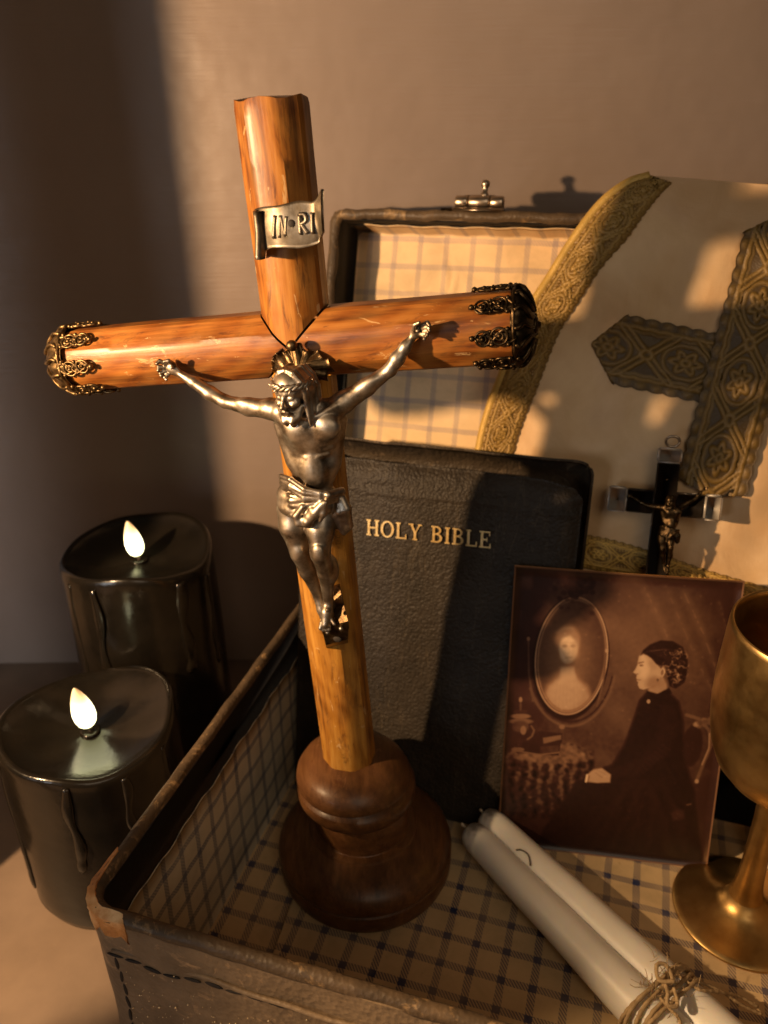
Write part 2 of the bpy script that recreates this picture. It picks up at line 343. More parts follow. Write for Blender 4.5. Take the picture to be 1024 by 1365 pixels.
#@@STRUCT
# ------------------------------------------------------------------ the setting
YW = 35.0
o = mk('wall', [(-120, YW, ZT - 4), (120, YW, ZT - 4), (120, YW, 80), (-120, YW, 80), (-120, YW + 3, ZT - 4), (120, YW + 3, ZT - 4), (120, YW + 3, 80), (-120, YW + 3, 80)],
       [(0, 1, 2, 3), (5, 4, 7, 6), (3, 2, 6, 7), (1, 0, 4, 5), (0, 3, 7, 4), (2, 1, 5, 6)], 'wall', kind='structure', smooth=False)
o = mk('tabletop', [(-120, -8, ZT), (120, -8, ZT), (120, YW - .02, ZT), (-120, YW - .02, ZT), (-120, -8, ZT - 3), (120, -8, ZT - 3), (120, YW - .02, ZT - 3), (-120, YW - .02, ZT - 3)],
       [(0, 1, 2, 3), (5, 4, 7, 6), (3, 2, 6, 7), (1, 0, 4, 5), (0, 3, 7, 4), (2, 1, 5, 6)], 'table', kind='structure', smooth=False)
# an unseen upright panel added beside the lamp: its edge keeps the light off the left of the wall
ldh = norm(np.array([-7.4, YW, 0]) - np.array([LAMP[0], LAMP[1], 0])); perp = np.array([-ldh[1], ldh[0], 0])
edge = np.array([LAMP[0], LAMP[1], 0]) + ldh * 12
mk('shade_panel', *box(np.array([edge[0], edge[1], ZT]), perp, -ldh, ZH, (0, 0, .02), (7.5, .6, 80), .2)[:2], 'wall', kind='structure', smooth=False)
# a low unseen panel added in front of the lamp keeps its light off the floor of the suitcase
q0 = LAMP + 6 * np.array([sin(math.radians(63)), cos(math.radians(63)), 0]); q1 = LAMP + 6 * np.array([sin(math.radians(80)), cos(math.radians(80)), 0])
lx = norm((q1 - q0) * np.array([1, 1, 0])); ly = np.array([-lx[1], lx[0], 0])
mk('low_shade_panel', *box(np.array([q0[0], q0[1], ZT]), lx, ly, ZH, (0, -1, .02), (np.linalg.norm(q1 - q0), 0, -1.3 - 5.8 * math.tan(math.radians(35)) - ZT), .2)[:2], 'wall', kind='structure', smooth=False)
#@@CASE
# ------------------------------------------------------------------ suitcase
UL, UR, VF, VB, RIM = -3.15, 17.5, -4.95, 10.2, 7.0
case = empty('suitcase', G(7, 2, ZT + CAMH), 'open worn brown leather suitcase lined in blue checked paper, holding the relics', 'suitcase')
ZB = ZT + CAMH
def bx(mb, lo, hi, bev=.08, o=OG, a=UH, b=VH, c=ZH): mb.add(*box(o, a, b, c, lo, hi, bev)); return mb
TH = .3
bx(MB(), (UL + .35, VF + .35, ZB), (UR - .35, VB - .35, -.06)).mk('bottom_board', 'case', case)
# left wall with the rounded front corner: swept plan, front-left corner radius .8
def plan(r, off):
    P = []; x0, y0 = UL + off, VF + off; r = r - off
    for k in range(9):
        a = pi + k / 8 * pi / 2; P.append((x0 + r + r * cos(a), y0 + r + r * sin(a)))
    return np.array(P)
po, pi_ = plan(.9, 0), plan(.9, TH)
def wall_from(plan_o, plan_i, z0, z1, nz, mat, name, fn=None):
    n = len(plan_o); V = []; Fc = []; C = []
    zs = np.linspace(z0, z1, nz)
    for pl, sgn in ((plan_o, 1), (plan_i, -1)):
        for z in zs:
            for (u, v) in pl:
                q = fn(u, v, z) if (fn and sgn == 1) else (u, v, z); V.append(G(*q)); C.append((u, v, z))
    k = nz * n
    Fc += grid_faces(nz, n); Fc += [f[::-1] for f in grid_faces(nz, n, False, k)]
    for j in range(n - 1): Fc.append([(nz - 1) * n + j, (nz - 1) * n + j + 1, k + (nz - 1) * n + j + 1, k + (nz - 1) * n + j])
    for e in (0, n - 1):
        for i in range(nz - 1): Fc.append([i * n + e, (i + 1) * n + e, k + (i + 1) * n + e, k + i * n + e])
    return mk(name, V, Fc, mat, case, gc=C, sharp=40)
wob = lambda u, v, z: (u + .03 * sin(z * 2.1 + v * .9), v + .05 * sin(u * .8 + z) + .03 * sin(u * 2.3), z)
us = np.linspace(UL + .9, UR, 40)
wall_from(np.array([(u, VF) for u in us]), np.array([(u, VF + TH) for u in us]), ZB, RIM - .12, 12, 'case', 'front_wall', wob)
wall_from(po, pi_, ZB, RIM - .12, 12, 'case', 'corner', wob)
vs = np.linspace(VB, VF + .9, 24)
wall_from(np.array([(UL, v) for v in vs]), np.array([(UL + TH, v) for v in vs]), ZB, RIM - .12, 6, 'case', 'side_wall', wob)
wall_from(np.array([(UR, v) for v in vs[::-1]]), np.array([(UR - TH, v) for v in vs[::-1]]), ZB, RIM - .12, 6, 'case', 'side_wall')
us2 = us[::-1]
wall_from(np.array([(u, VB) for u in us2]), np.array([(u, VB - TH) for u in us2]), ZB, RIM - .12, 6, 'case', 'back_wall')
# rim binding: a worn rolled edge
path = [(UL + .15, v) for v in np.linspace(VB, VF + .9, 40)] + [((a + b) / 2, (c + d) / 2) for (a, c), (b, d) in zip(po, pi_)][1:-1] + [(u, VF + .15) for u in np.linspace(UL + .9, UR, 60)]
P3 = np.array([G(u + .010 * sin(i * .9), v + .010 * sin(i * 1.3), RIM - .14 + .012 * sin(i * .7) + .008 * sin(i * 2.1)) for i, (u, v) in enumerate(path)])
mk('rim_binding', *tube(P3, (.2 + .006 * np.sin(np.arange(len(P3)) * 1.7)), 12)[:2], 'rim', case)
mk('rim_binding', *tube(np.array([G(u, VB - .15, RIM - .14) for u in np.linspace(UL, UR, 20)]), .2, 10)[:2], 'rim', case)
# black binding strip inside the walls, above the lining
bx(MB(), (UL + TH, VF + TH + .3, 4.9), (UL + TH + .05, VB - TH, RIM - .16), .01).mk('binding_strip', 'inner_black', case)
bx(MB(), (UL + TH + .06, VF + TH, 4.9), (UR - TH, VF + TH + .05, RIM - .16), .01).mk('binding_strip', 'inner_black', case)
bx(MB(), (UL + TH + .06, VB - TH - .05, -.04), (UR - TH, VB - TH, RIM - .16), .01).mk('binding_strip', 'inner_black', case)
# linings
def lining(name, fn, nu, nv, mat, uvf, thick=.04):
    A = np.zeros((nu, nv, 3)); C = np.zeros((nu, nv, 3))
    for i in range(nu):
        for j in range(nv): A[i, j] = fn(i / (nu - 1), j / (nv - 1)); C[i, j] = uvf(i / (nu - 1), j / (nv - 1))
    V, Fc = solid_grid(A, thick); return mk(name, V, Fc, mat, case, gc=np.vstack([C.reshape(-1, 3)] * 2))
L_ = lambda a, b, s: a + (b - a) * s
lining('floor_lining', lambda s, t: G(L_(-.55, UR - TH, s), L_(VF + TH, VB - TH - .06, t), .02 + .03 * sin(s * 9) * sin(t * 5)), 50, 36, 'floor_lining',
       lambda s, t: (L_(-.55, UR - TH, s), L_(VF + TH, VB - TH, t), 0))
lining('floor_lining', lambda s, t: G(L_(UL + TH + .08, -.40 + .15 * sin(t * 9), s), L_(VF + TH, VB - TH - .06, t), .07 + .05 * (1 - s) ** 3 + .02 * sin(t * 14)), 12, 30, 'floor_lining',
       lambda s, t: (L_(UL + TH, -.40, s) * .98 + .52, L_(VF + TH, VB - TH, t) + .30, 3))
lining('wall_lining', lambda s, t: G(UL + TH + .09 + .02 * sin(s * 21) * sin(t * 3) , L_(VB - TH - .1, VF + TH + .1, s), L_(.06, 5.35 + .05 * sin(s * 30) + .04 * sin(s * 71), t)), 60, 10, 'wall_lining',
       lambda s, t: (L_(VB, VF, s) * 1.02 + .2 + .05 * sin(t * 4), L_(0, 5.35, t) + .35, 6))
lining('wall_lining', lambda s, t: G(L_(UL + TH + .12, UR - TH, s), VF + TH + .09, L_(.06, 5.3, t)), 30, 8, 'wall_lining', lambda s, t: (L_(UL, UR, s), L_(0, 5.3, t), 9))
# stitching along the top and the corner of the front, a tan patch where the corner is rubbed through
st_m = None
def stitch(u, v, z, du, dz, r=.055):
    global st_m
    c = G(u, v, z); d = norm(du * UH + dz * ZH); nrm = -VH; x = np.cross(d, nrm)
    V, Fc = ball(c, (.265, r, .035), 8, 6, (d, x, nrm)); return mk('stitch', V, Fc, 'gap', case)
for k in range(36):
    u = UL + .95 + k * .56; stitch(u, VF + .05 * sin(u * .8 + 5.55) + .03 * sin(u * 2.3) - .012, 5.55 + .03 * sin(k * 1.9), 1, .14 * sin(k * 2.3), .045 + .014 * (k % 3))
for k in range(9): stitch(UL + .92 + .03 * sin(k), VF + .05 * sin((UL + .92) * .8 + 5.05 - k * .56) + .03 * sin((UL + .92) * 2.3) - .012, 5.2 - k * .56, .12 * sin(k * 1.7), 1, .055)
# raised seam welt below/left of the stitches
mk('seam_welt', *tube(np.array([G(u, VF - .02 - .05 * sin(u * .8 + 5.3), 5.75 + .03 * sin(u * 3)) for u in np.linspace(UL + .9, UR, 80)]), .07, 6)[:2], 'case', case)
def patch():
    n, m = 17, 9; A = np.zeros((n, m, 3))
    pl = np.vstack([[(UL, VF + 1.9)], [(UL, VF + 1.4)], po, [(UL + 1.25, VF)], [(UL + 1.45, VF)]]); cc = pl.mean(0)
    pl = np.array([np.array(p) for p in pl]); s0 = np.linspace(0, 1, len(pl)); 
    q = np.stack([np.interp(np.linspace(0, 1, n), s0, pl[:, 0]), np.interp(np.linspace(0, 1, n), s0, pl[:, 1])], 1)
    ctr = np.array([UL + .9, VF + .9])
    for i in range(n):
        d = norm(q[i] - ctr) * .06
        for j in range(m):
            z = L_(RIM + .09, RIM - .62 - .15 * sin(i * 2.0) - .1 * sin(i * .9), j / (m - 1)); inn = 0 if j else -.25
            p = q[i] + d + norm(ctr - q[i]) * (.22 if j == 0 else 0); A[i, j] = G(p[0] + .015 * sin(i * 3 + j * 2), p[1] + .015 * sin(j * 3 + i), z)
    V, Fc = solid_grid(A[:, ::-1], .05); mk('corner_patch', V, Fc, 'tan', case, label='rubbed tan leather patch on the front corner')
patch()
mb = MB()
for k in range(120):
    u = UL + 1.0 + abs(rng.normal(1.6, 1.7)); z = 4.9 - abs(rng.normal(.9, 1.5)) * 1.0 + (0.9 if rng.rand() < .2 else 0); r = rng.choice([.012, .018, .026, .036], p=[.4, .35, .18, .07])
    if z < .2: continue
    mb.add(*ball(G(u, VF - .035 + .05 * sin(u * .8 + z) + .03 * sin(u * 2.3), z), r, 6, 4))
mb.mk('gold_speck', 'speck', case, kind='stuff')
# lid: hinged at the back rim, leaning back against the wall
TH_L = math.radians(19.4); OH = G(0, VB, RIM); LA = cos(TH_L) * ZH + sin(TH_L) * VH; LN = -cos(TH_L) * VH + sin(TH_L) * ZH
LH, LDP = 15.35, 2.6
def lp(u, a, n): return OH + u * UH + a * LA + n * LN
lid = mk('lid', *box(OH, UH, LA, LN, (UL, .05, -LDP), (UR, LH, -LDP + .25), .1)[:2], 'case', case)
def lidbox(name, lo, hi, mat, bev=.08): return mk(name, *box(OH, UH, LA, LN, lo, hi, bev)[:2], mat, lid)
lidbox('lid_side', (UL, .05, -LDP + .26), (UL + .28, LH, -.12), 'case'); lidbox('lid_side', (UR - .28, .05, -LDP + .26), (UR, LH, -.12), 'case')
lidbox('lid_side', (UL + .29, LH - .28, -LDP + .26), (UR - .29, LH, -.12), 'case'); lidbox('lid_side', (UL + .29, .05, -LDP + .26), (UR - .29, .33, -.12), 'case')
lidbox('inner_binding', (UL + .29, .34, -LDP + .27), (UL + .34, LH - .30, -.14), 'inner_black', .01)
lidbox('inner_binding', (UL + .35, LH - .34, -1.15), (UR - .3, LH - .29, -.14), 'inner_black', .01)
rp = [(UL + .14, a) for a in np.linspace(.1, LH - .5, 40)] + [(UL + .14 + .45 * (1 - cos(t)), LH - .5 + .38 * sin(t)) for t in np.linspace(.3, pi / 2, 5)] + [(u, LH - .12) for u in np.linspace(UL + .7, UR - .2, 60)]
mk('lid_rim', *tube(np.array([lp(u + .015 * sin(i * 1.1), a + .03 * sin(i * .8) + .02 * sin(i * 2.3), -.10) for i, (u, a) in enumerate(rp)]), .2 + .015 * np.sin(np.arange(len(rp)) * 1.3), 10)[:2], 'rim', lid)
def lid_sheet(name, fn, nu, nv, uvf, par, mat='lid_lining'):
    A = np.array([[fn(i / (nu - 1), j / (nv - 1)) for j in range(nv)] for i in range(nu)]); C = np.array([[uvf(i / (nu - 1), j / (nv - 1)) for j in range(nv)] for i in range(nu)])
    V, Fc = solid_grid(A, .04); return mk(name, V, Fc, mat, par, gc=np.vstack([C.reshape(-1, 3)] * 2))
def wr(u, a):   # wrinkles where the paper has lifted
    g = lambda cu, ca, su, sa, h: h * math.exp(-((u - cu) / su) ** 2 - ((a - ca) / sa) ** 2)
    return g(1.0 + .12 * sin(a * 3), 13.3, .10, .7, .16) + g(1.35 + .1 * sin(a * 2), 12.9, .08, .55, .12) + g(2.0, 12.7, .1, .3, .06) + g(4.3, 13.9, 1.5, .12, .08)
lid_sheet('lid_lining', lambda s, t: lp(L_(UL + .36, UR - .3, s), L_(.4, LH - .34, t), -LDP + .32 + wr(L_(UL + .36, UR - .3, s), L_(.4, LH - .34, t))), 180, 60,
          lambda s, t: (L_(UL + .36, UR - .3, s) * .93 + .1, L_(.4, LH - .34, t) * .93 + .25, 2), lid)
lid_sheet('lid_lining', lambda s, t: lp(L_(UL + 1.1, UR - .3, s), LH - .37 - .05 * sin(s * 40) ** 2, L_(-LDP + .34, -.75 - .10 * sin(s * 11), t)), 60, 6,
          lambda s, t: (L_(UL, UR, s) * .93 + .1, .30 + .15 * t, 5), lid)
# the catches on the lid's upper edge
def catch(uc):
    c = mk('catch', *box(OH, UH, LA, LN, (uc - .98, LH + .02, -.42), (uc + .92, LH + .12, .24), .03)[:2], 'steel', lid)
    q = lambda du, da, dn: lp(uc + du, LH + .12 + da, dn)
    for (a, b) in ((-.92, -.44), (-.42, .36), (.38, .88)): mk('knuckle', *lathe([(.02, 0), (.20, .01), (.23, .05), (.23, b - a - .05), (.20, b - a - .01), (.02, b - a)], q(a, .24, -.02), UH, 16)[:2], 'steel', c)
    mk('pin', *lathe([(.15, 0), (.15, .22), (.11, .27), (.11, .46), (.16, .50), (.16, .64), (.09, .70), (.01, .71)], q(.12, .34, -.1), LA, 14)[:2], 'steel', c)
    mk('hasp', *box(OH, UH, LA, LN, (uc - .60, LH + .48, -.12), (uc + .55, LH + .62, .02), .03)[:2], 'steel', c)
    mk('hasp_tab', *box(OH, UH, LA, LN, (uc - 1.45, LH + .02, -.3), (uc - 1.0, LH + .12, .1), .03)[:2], 'dark_bronze', c)
catch(2.60); catch(12.2)
#@@CROSS
# ------------------------------------------------------------------ wooden crucifix
PSI = math.radians(-14); E1 = np.array([cos(PSI), sin(PSI), 0]); E3 = np.array([sin(PSI), -cos(PSI), 0]); E2 = ZH
BC = np.array([-.85, 21.15, -CAMH + .03])
def X(px, py, w=0.0): return hit(px, py, BC + E3 * w, E3)
cross = empty('wooden_crucifix', BC, 'tall varnished wooden altar cross with a metal figure, standing on a round turned base', 'crucifix')
J = X(399, 456); TOPP = X(361, 131); FOOT = X(467, 1017); LEND = X(106, 479); REND = X(690, 435)
dirs = {'top': norm(TOPP - J), 'foot': norm(FOOT - J), 'left': norm(LEND - J), 'right': norm(REND - J)}
def limb(name, d, L, neigh, r, seed):
    x = norm(np.cross(d, E3)); y = E3          # octagon in x,y
    ns = 30; V = []; C = []
    ri = np.array([1, 1, 1, 1, 1, 1, 1, 1])
    for i in range(ns + 1):
        for k in range(24):
            ph_ = (k % 3 - 1) * (pi / 8 - .09); a0 = (k // 3) * pi / 4 + ph_; rr = r / cos(ph_)
            rr *= 1 + .004 * sin(i * .3 + k * .8 + seed)
            px, py = rr * cos(a0), rr * sin(a0) * .92
            s0 = 0.02
            for nd in neigh:      # mitre against both neighbours
                b = norm(d - nd); p = x * px + y * py; db = np.dot(d, b)
                s0 = max(s0, (.03 - np.dot(p, b)) / db)
            s = L_(s0, L, i / ns)
            end = .04 * sin(k * 1.3 + seed) if i == ns else 0
            if i == ns: px *= .97; py *= .97
            V.append(J + d * (s + end) + x * px + y * py); C.append((px + seed * 3, py + seed, s))
    Fc = grid_faces(ns + 1, 24, True); Fc.append([ns * 24 + k for k in range(24)])
    V = np.array(V); ctr = len(V)
    return mk(name, V, Fc, {1: 'pale_wood', 5: 'wood'}.get(seed, 'red_wood'), cross, gc=C, sharp=22)
RS = .865
limb('upright', dirs['foot'], np.linalg.norm(FOOT - J), (dirs['left'], dirs['right']), RS, 1)
limb('upright', dirs['top'], np.linalg.norm(TOPP - J), (dirs['left'], dirs['right']), RS, 5)
limb('crossbar', dirs['left'], np.linalg.norm(LEND - J), (dirs['top'], dirs['foot']), RS, 9)
limb('crossbar', dirs['right'], np.linalg.norm(REND - J), (dirs['top'], dirs['foot']), RS * 1.02, 14)
mk('joint_core', *ball(J, .55, 10, 8)[:2], 'gap', cross)
# turned base; its upper rings follow the lean of the shaft
lean = (FOOT - BC); lean = lean / lean[2]
def skew(z): return np.array([lean[0], lean[1], 0]) * z * min(1, z / 5) * 1.0
prof = [(0.05, 0), (2.88, 0), (3.02, .08), (3.10, .30), (3.12, .70), (3.09, .80), (3.03, .84), (3.05, .88), (3.11, .95), (3.13, 1.10), (3.06, 1.32), (2.86, 1.55), (2.56, 1.74), (2.28, 1.84), (2.08, 1.90), (1.94, 1.95), (1.90, 2.02), (1.80, 2.06), (1.68, 2.07), (1.66, 2.09),
        (1.64, 2.1), (1.65, 2.3), (1.66, 2.7), (1.64, 3.15), (1.60, 3.22), (1.56, 3.26), (1.57, 3.32), (1.80, 3.36), (1.98, 3.46), (2.07, 3.64), (2.08, 3.84), (2.02, 3.98), (1.90, 4.05), (1.86, 4.10), (1.88, 4.14), (1.97, 4.18), (1.98, 4.28), (1.90, 4.50), (1.68, 4.78), (1.36, 4.94), (1.12, 5.00), (1.02, 5.04), (.4, 5.04)]
cut = 20
for nm, pr in (('base_foot', prof[:cut]), ('base_collar', prof[cut:])):
    mk(nm, *(lambda r: r[:2])(lathe(pr, BC, ZH, 72, skew=skew)), 'base_wood', cross, gc=np.array(lathe(pr, (0, 0, 0), ZH, 72)[0])[:, [0, 2, 1]] * np.array([1, 1, 1.0]), sharp=35)
mk('putty_ring', *tube(np.array([FOOT + dirs['foot'] * (-.02) + E1 * .93 * cos(t) + np.cross(E1, ZH) * .9 * sin(t) + ZH * (.03 * sin(t * 5)) for t in np.linspace(0, 2 * pi, 40)]), .10 + .04 * np.sin(np.arange(40) * 1.7), 7)[:2], 'tan', cross)
# INRI scroll
def scroll():
    # plane in front of the upper shaft
    w0 = 1.0; ns, nt = 40, 14
    top = spline([X(343, 279, w0 - .05), X(352, 276, w0 + .2), X(372, 274, w0 + .34), X(398, 268, w0 + .30), X(418, 269, w0 + .30), X(426, 264, w0 + .42), X(432, 252, w0 + .65)], ns)
    bot = spline([X(346, 344, w0 - .1), X(360, 331, w0 + .2), X(376, 329, w0 + .34), X(400, 330, w0 + .34), X(420, 325, w0 + .30), X(428, 318, w0 + .30), X(433, 309, w0 + .45)], ns)
    A = np.array([[L_(bot[i], top[i], t) + E3 * .05 * sin(pi * t) for t in np.linspace(0, 1, nt)] for i in range(ns)])
    V, Fc = solid_grid(A, -.07); p = mk('inri_scroll', V, Fc, 'plaque', cross)
    curl = np.array([[L_(X(343, 280, w0 + .12), X(346, 343, w0 + .05), t) + E1 * (.22 * s) * (1 - .8 * abs(t - .45) ** 1.2) + E3 * (.30 * sin(s * pi * .9)) for t in np.linspace(0, 1, 12)] for s in np.linspace(0, 1, 10)])
    V, Fc = solid_grid(curl, .06); mk('scroll_curl', V, Fc, 'plaque', p)
    mb = MB()
    def pl(pts, r=.05): mb.add(*tube(spline([X(x, y, w0 + .43) for x, y in pts], 4 * len(pts)), r, 7)[:2])
    pl([(367, 287), (365, 318)]); mb2 = mb
    pl([(373, 317), (374, 287)]); pl([(374, 287), (381, 315)]); pl([(381, 315), (382, 288)])
    pl([(401, 313), (399, 286)]); pl([(399, 286), (406, 286), (408, 294), (401, 299)]); pl([(402, 299), (410, 311)])
    pl([(416, 283), (417, 312)])
    mb.add(*ball(X(391, 303, w0 + .4), .06, 8, 6))
    mb.mk('lettering', 'plaque', p)
    mk('nail', *ball(X(389, 298, w0 + .42), (.11, .11, .06), 10, 6, (E1, E2, E3)), 'gap', p)
    mk('nail', *ball(X(401, 293, w0 + .42), (.08, .08, .05), 10, 6, (E1, E2, E3)), 'gap', p)
scroll()
# filigree end caps: a ribbed domed cup and five scrollwork straps lying on the bar
def endcap(dname, L, mat, tilt, dome=1.0):
    d = dirs[dname]; x = norm(np.cross(d, E3)); y = E3; c = J + d * L; R0 = .93
    prof = [(r_, z_ * (dome if z_ > 0 else 1)) for r_, z_ in [(R0 * 1.03, -.10), (R0 * 1.06, 0.0), (R0 * 1.05, .10), (R0 * .98, .26), (R0 * .86, .44), (R0 * .68, .60), (R0 * .46, .70), (R0 * .22, .75), (.03, .76)]]
    wobf = lambda a, z: .022 * cos(a * 20) * (1 if z > .02 else .3) + (.02 * sin(a * 9 + z * 9))
    cap = mk('end_cap', *lathe(prof, c, d, 96, wobf, xdir=x, caps=False)[:2], mat, cross)
    # inner back of the cup closed by a disc against the bar end
    mk('cap_rim', *tube(np.array([c + d * (-.02) + (x * cos(t) + y * sin(t)) * (R0 + .06 + .02 * sin(12 * t)) for t in np.linspace(0, 2 * pi, 60)]), .05, 6)[:2], mat, cap)
    mk('boss', *lathe([(.22, 0), (.24, .05), (.18, .10), (.10, .1), (.08, .16), (.01, .18)], c + d * .70 * dome, d, 20)[:2], mat, cap)
    for q in range(8):
        a = q * pi / 4 + pi / 8 + tilt; rad = x * cos(a) + y * sin(a); tang = -x * sin(a) + y * cos(a)
        mb = MB(); B = c + rad * (R0 + .05)
        def pt(s, tt, h=0): return B - d * s + tang * tt + rad * (h - .02 * s)
        def ring(s0, t0, r, h=.02, tr=.045, a0=0, a1=2 * pi): mb.add(*tube(np.array([pt(s0 + r * cos(t), t0 + r * sin(t), h) for t in np.linspace(a0, a1, 20)]), tr, 6)[:2])
        ring(.36, .02, .20, .02, .034); ring(.76, -.02, .18, .02, .034); ring(.36, .02, .09, .03, .024); ring(.76, -.02, .08, .03, .024)
        mb.add(*ball(pt(.36, .03, .04), .055, 8, 6)); mb.add(*ball(pt(.77, -.03, .04), .06, 8, 6)); mb.add(*ball(pt(1.02, .0, .02), (.075), 8, 6))
        mb.add(*ball(pt(.57, .15, .03), .042, 8, 5)); mb.add(*ball(pt(.55, -.17, .03), .06, 8, 5)); mb.add(*ball(pt(.15, .19, .02), .06, 8, 5)); mb.add(*ball(pt(.15, -.19, .02), .06, 8, 5))
        mb.add(*tube(np.array([pt(s, .17 * sin(s * 7), .0) for s in np.linspace(-.05, .9, 24)]), .05, 6)[:2])
        mb.add(*tube(np.array([pt(s, -.14 * sin(s * 7 + .6), .0) for s in np.linspace(-.05, .9, 24)]), .045, 6)[:2])
        mb.add(*tube(np.array([pt(s, .0, -.02) for s in np.linspace(-.05, 1.1, 6)]), [.14, .13, .11, .1, .07, .04], 6, flat=.35, ref=tuple(rad))[:2])
        mb.mk('strap', mat, cap)
    for k in range(14):
        a = k * 2 * pi / 14; rad = x * cos(a) + y * sin(a); P = [c + rad * (R0 * f) + d * z * dome for f, z in ((1.06, .02), (1.05, .2), (.94, .40), (.74, .60), (.44, .74))]
        tg = -x * sin(a) + y * cos(a); P = [p + tg * .06 * sin(i * 1.9 + k) for i, p in enumerate(P)]
        mk('rib', *tube(spline(P, 14), [.06] * 6 + [.05] * 8, 6)[:2], mat, cap)
endcap('left', np.linalg.norm(LEND - J) + .02, 'bronze', -pi / 8)
endcap('right', np.linalg.norm(REND - J) + .02, 'dark_bronze', -pi / 8, .55)  # darker copy of the bronze: the right cap's shade is in its colour
# rayed ornament behind the head
def rays():
    c = X(396, 499, .95); mb = MB()
    for k, (ad, L, wd) in enumerate(((2, .86, .17), (22, .98, .22), (44, .86, .17), (66, .70, .12), (90, .80, .15), (112, .66, .12), (132, .76, .17), (154, .74, .19), (176, .66, .14))):
        a = math.radians(ad); dv = E1 * cos(a) + E2 * sin(a); tv = -E1 * sin(a) + E2 * cos(a); tw = .5 * sin(k * 2.3)
        A = np.array([[c + dv * (L * s) + tv * (wd * (2 * t - 1) * (s ** .6) * (1 if s < .8 else .75) + .10 * sin(s * 3 + k)) + E3 * (.10 * (1 - (2 * t - 1) ** 2) + .14 * sin(s * 3.0 + k * .4) + tw * (2 * t - 1) * .14) for t in np.linspace(0, 1, 7)] for s in np.linspace(.1, 1, 10)])
        V, Fc = solid_grid(A, -.05); mb.add(V, Fc)
        mb.add(*tube(np.array([c + dv * (L * s) + tv * .10 * sin(s * 3 + k) + E3 * (.12 + .14 * sin(s * 3 + k * .4)) for s in np.linspace(.15, 1, 8)]), .035, 6)[:2])
    mb.add(*ball(c + E2 * .82 + E3 * .25, (.15, .15, .14), 10, 8, (E1, E2, E3)))
    mb.mk('rayed_halo', 'old_bronze', cross)
rays()
#@@CORPUS
# ------------------------------------------------------------------ cast figure on the cross: smooth-blended solid, one continuous surface
def surface_nets(F, o, h):
    n = np.array(F.shape); ins = F < 0; c0 = ins[:-1, :-1, :-1]; same_all = c0.copy(); any_ = c0.copy()
    for i in (0, 1):
        for j in (0, 1):
            for k in (0, 1):
                b = ins[i:n[0] - 1 + i, j:n[1] - 1 + j, k:n[2] - 1 + k]; same_all &= b; any_ |= b
    act = any_ & ~same_all; I = np.argwhere(act); pos = np.zeros((len(I), 3)); cnt = np.zeros(len(I))
    val = {c: F[I[:, 0] + c[0], I[:, 1] + c[1], I[:, 2] + c[2]] for c in [(i, j, k) for i in (0, 1) for j in (0, 1) for k in (0, 1)]}
    for a in val:
        for ax in range(3):
            if a[ax] == 0:
                b = list(a); b[ax] = 1; fa, fb = val[a], val[tuple(b)]; cr = (fa < 0) != (fb < 0); t = np.where(cr, fa / np.where(cr, fa - fb, 1), 0)
                for q in range(3): pos[:, q] += cr * (a[q] + (t if q == ax else 0))
                cnt += cr
    idx = -np.ones(act.shape, np.int32); idx[act] = np.arange(len(I)); V = (pos / cnt[:, None] + I) * h + np.asarray(o)
    quads = []
    for ax in range(3):
        s0 = [slice(1, -1)] * 3; s0[ax] = slice(0, -1); s1 = [slice(1, -1)] * 3; s1[ax] = slice(1, None)
        A, B = ins[tuple(s0)], ins[tuple(s1)]; X_ = A != B; E = np.argwhere(X_); flip = A[X_]
        st = [1, 1, 1]; st[ax] = 0; E = E + np.array(st); o1, o2 = [(1, 2), (2, 0), (0, 1)][ax]
        d1 = np.zeros(3, int); d1[o1] = 1; d2 = np.zeros(3, int); d2[o2] = 1
        q = np.stack([idx[tuple((E - d1 - d2).T)], idx[tuple((E - d2).T)], idx[tuple(E.T)], idx[tuple((E - d1).T)]], 1)
        q[~flip] = q[~flip][:, ::-1]; quads.append(q)
    return V, np.vstack(quads)
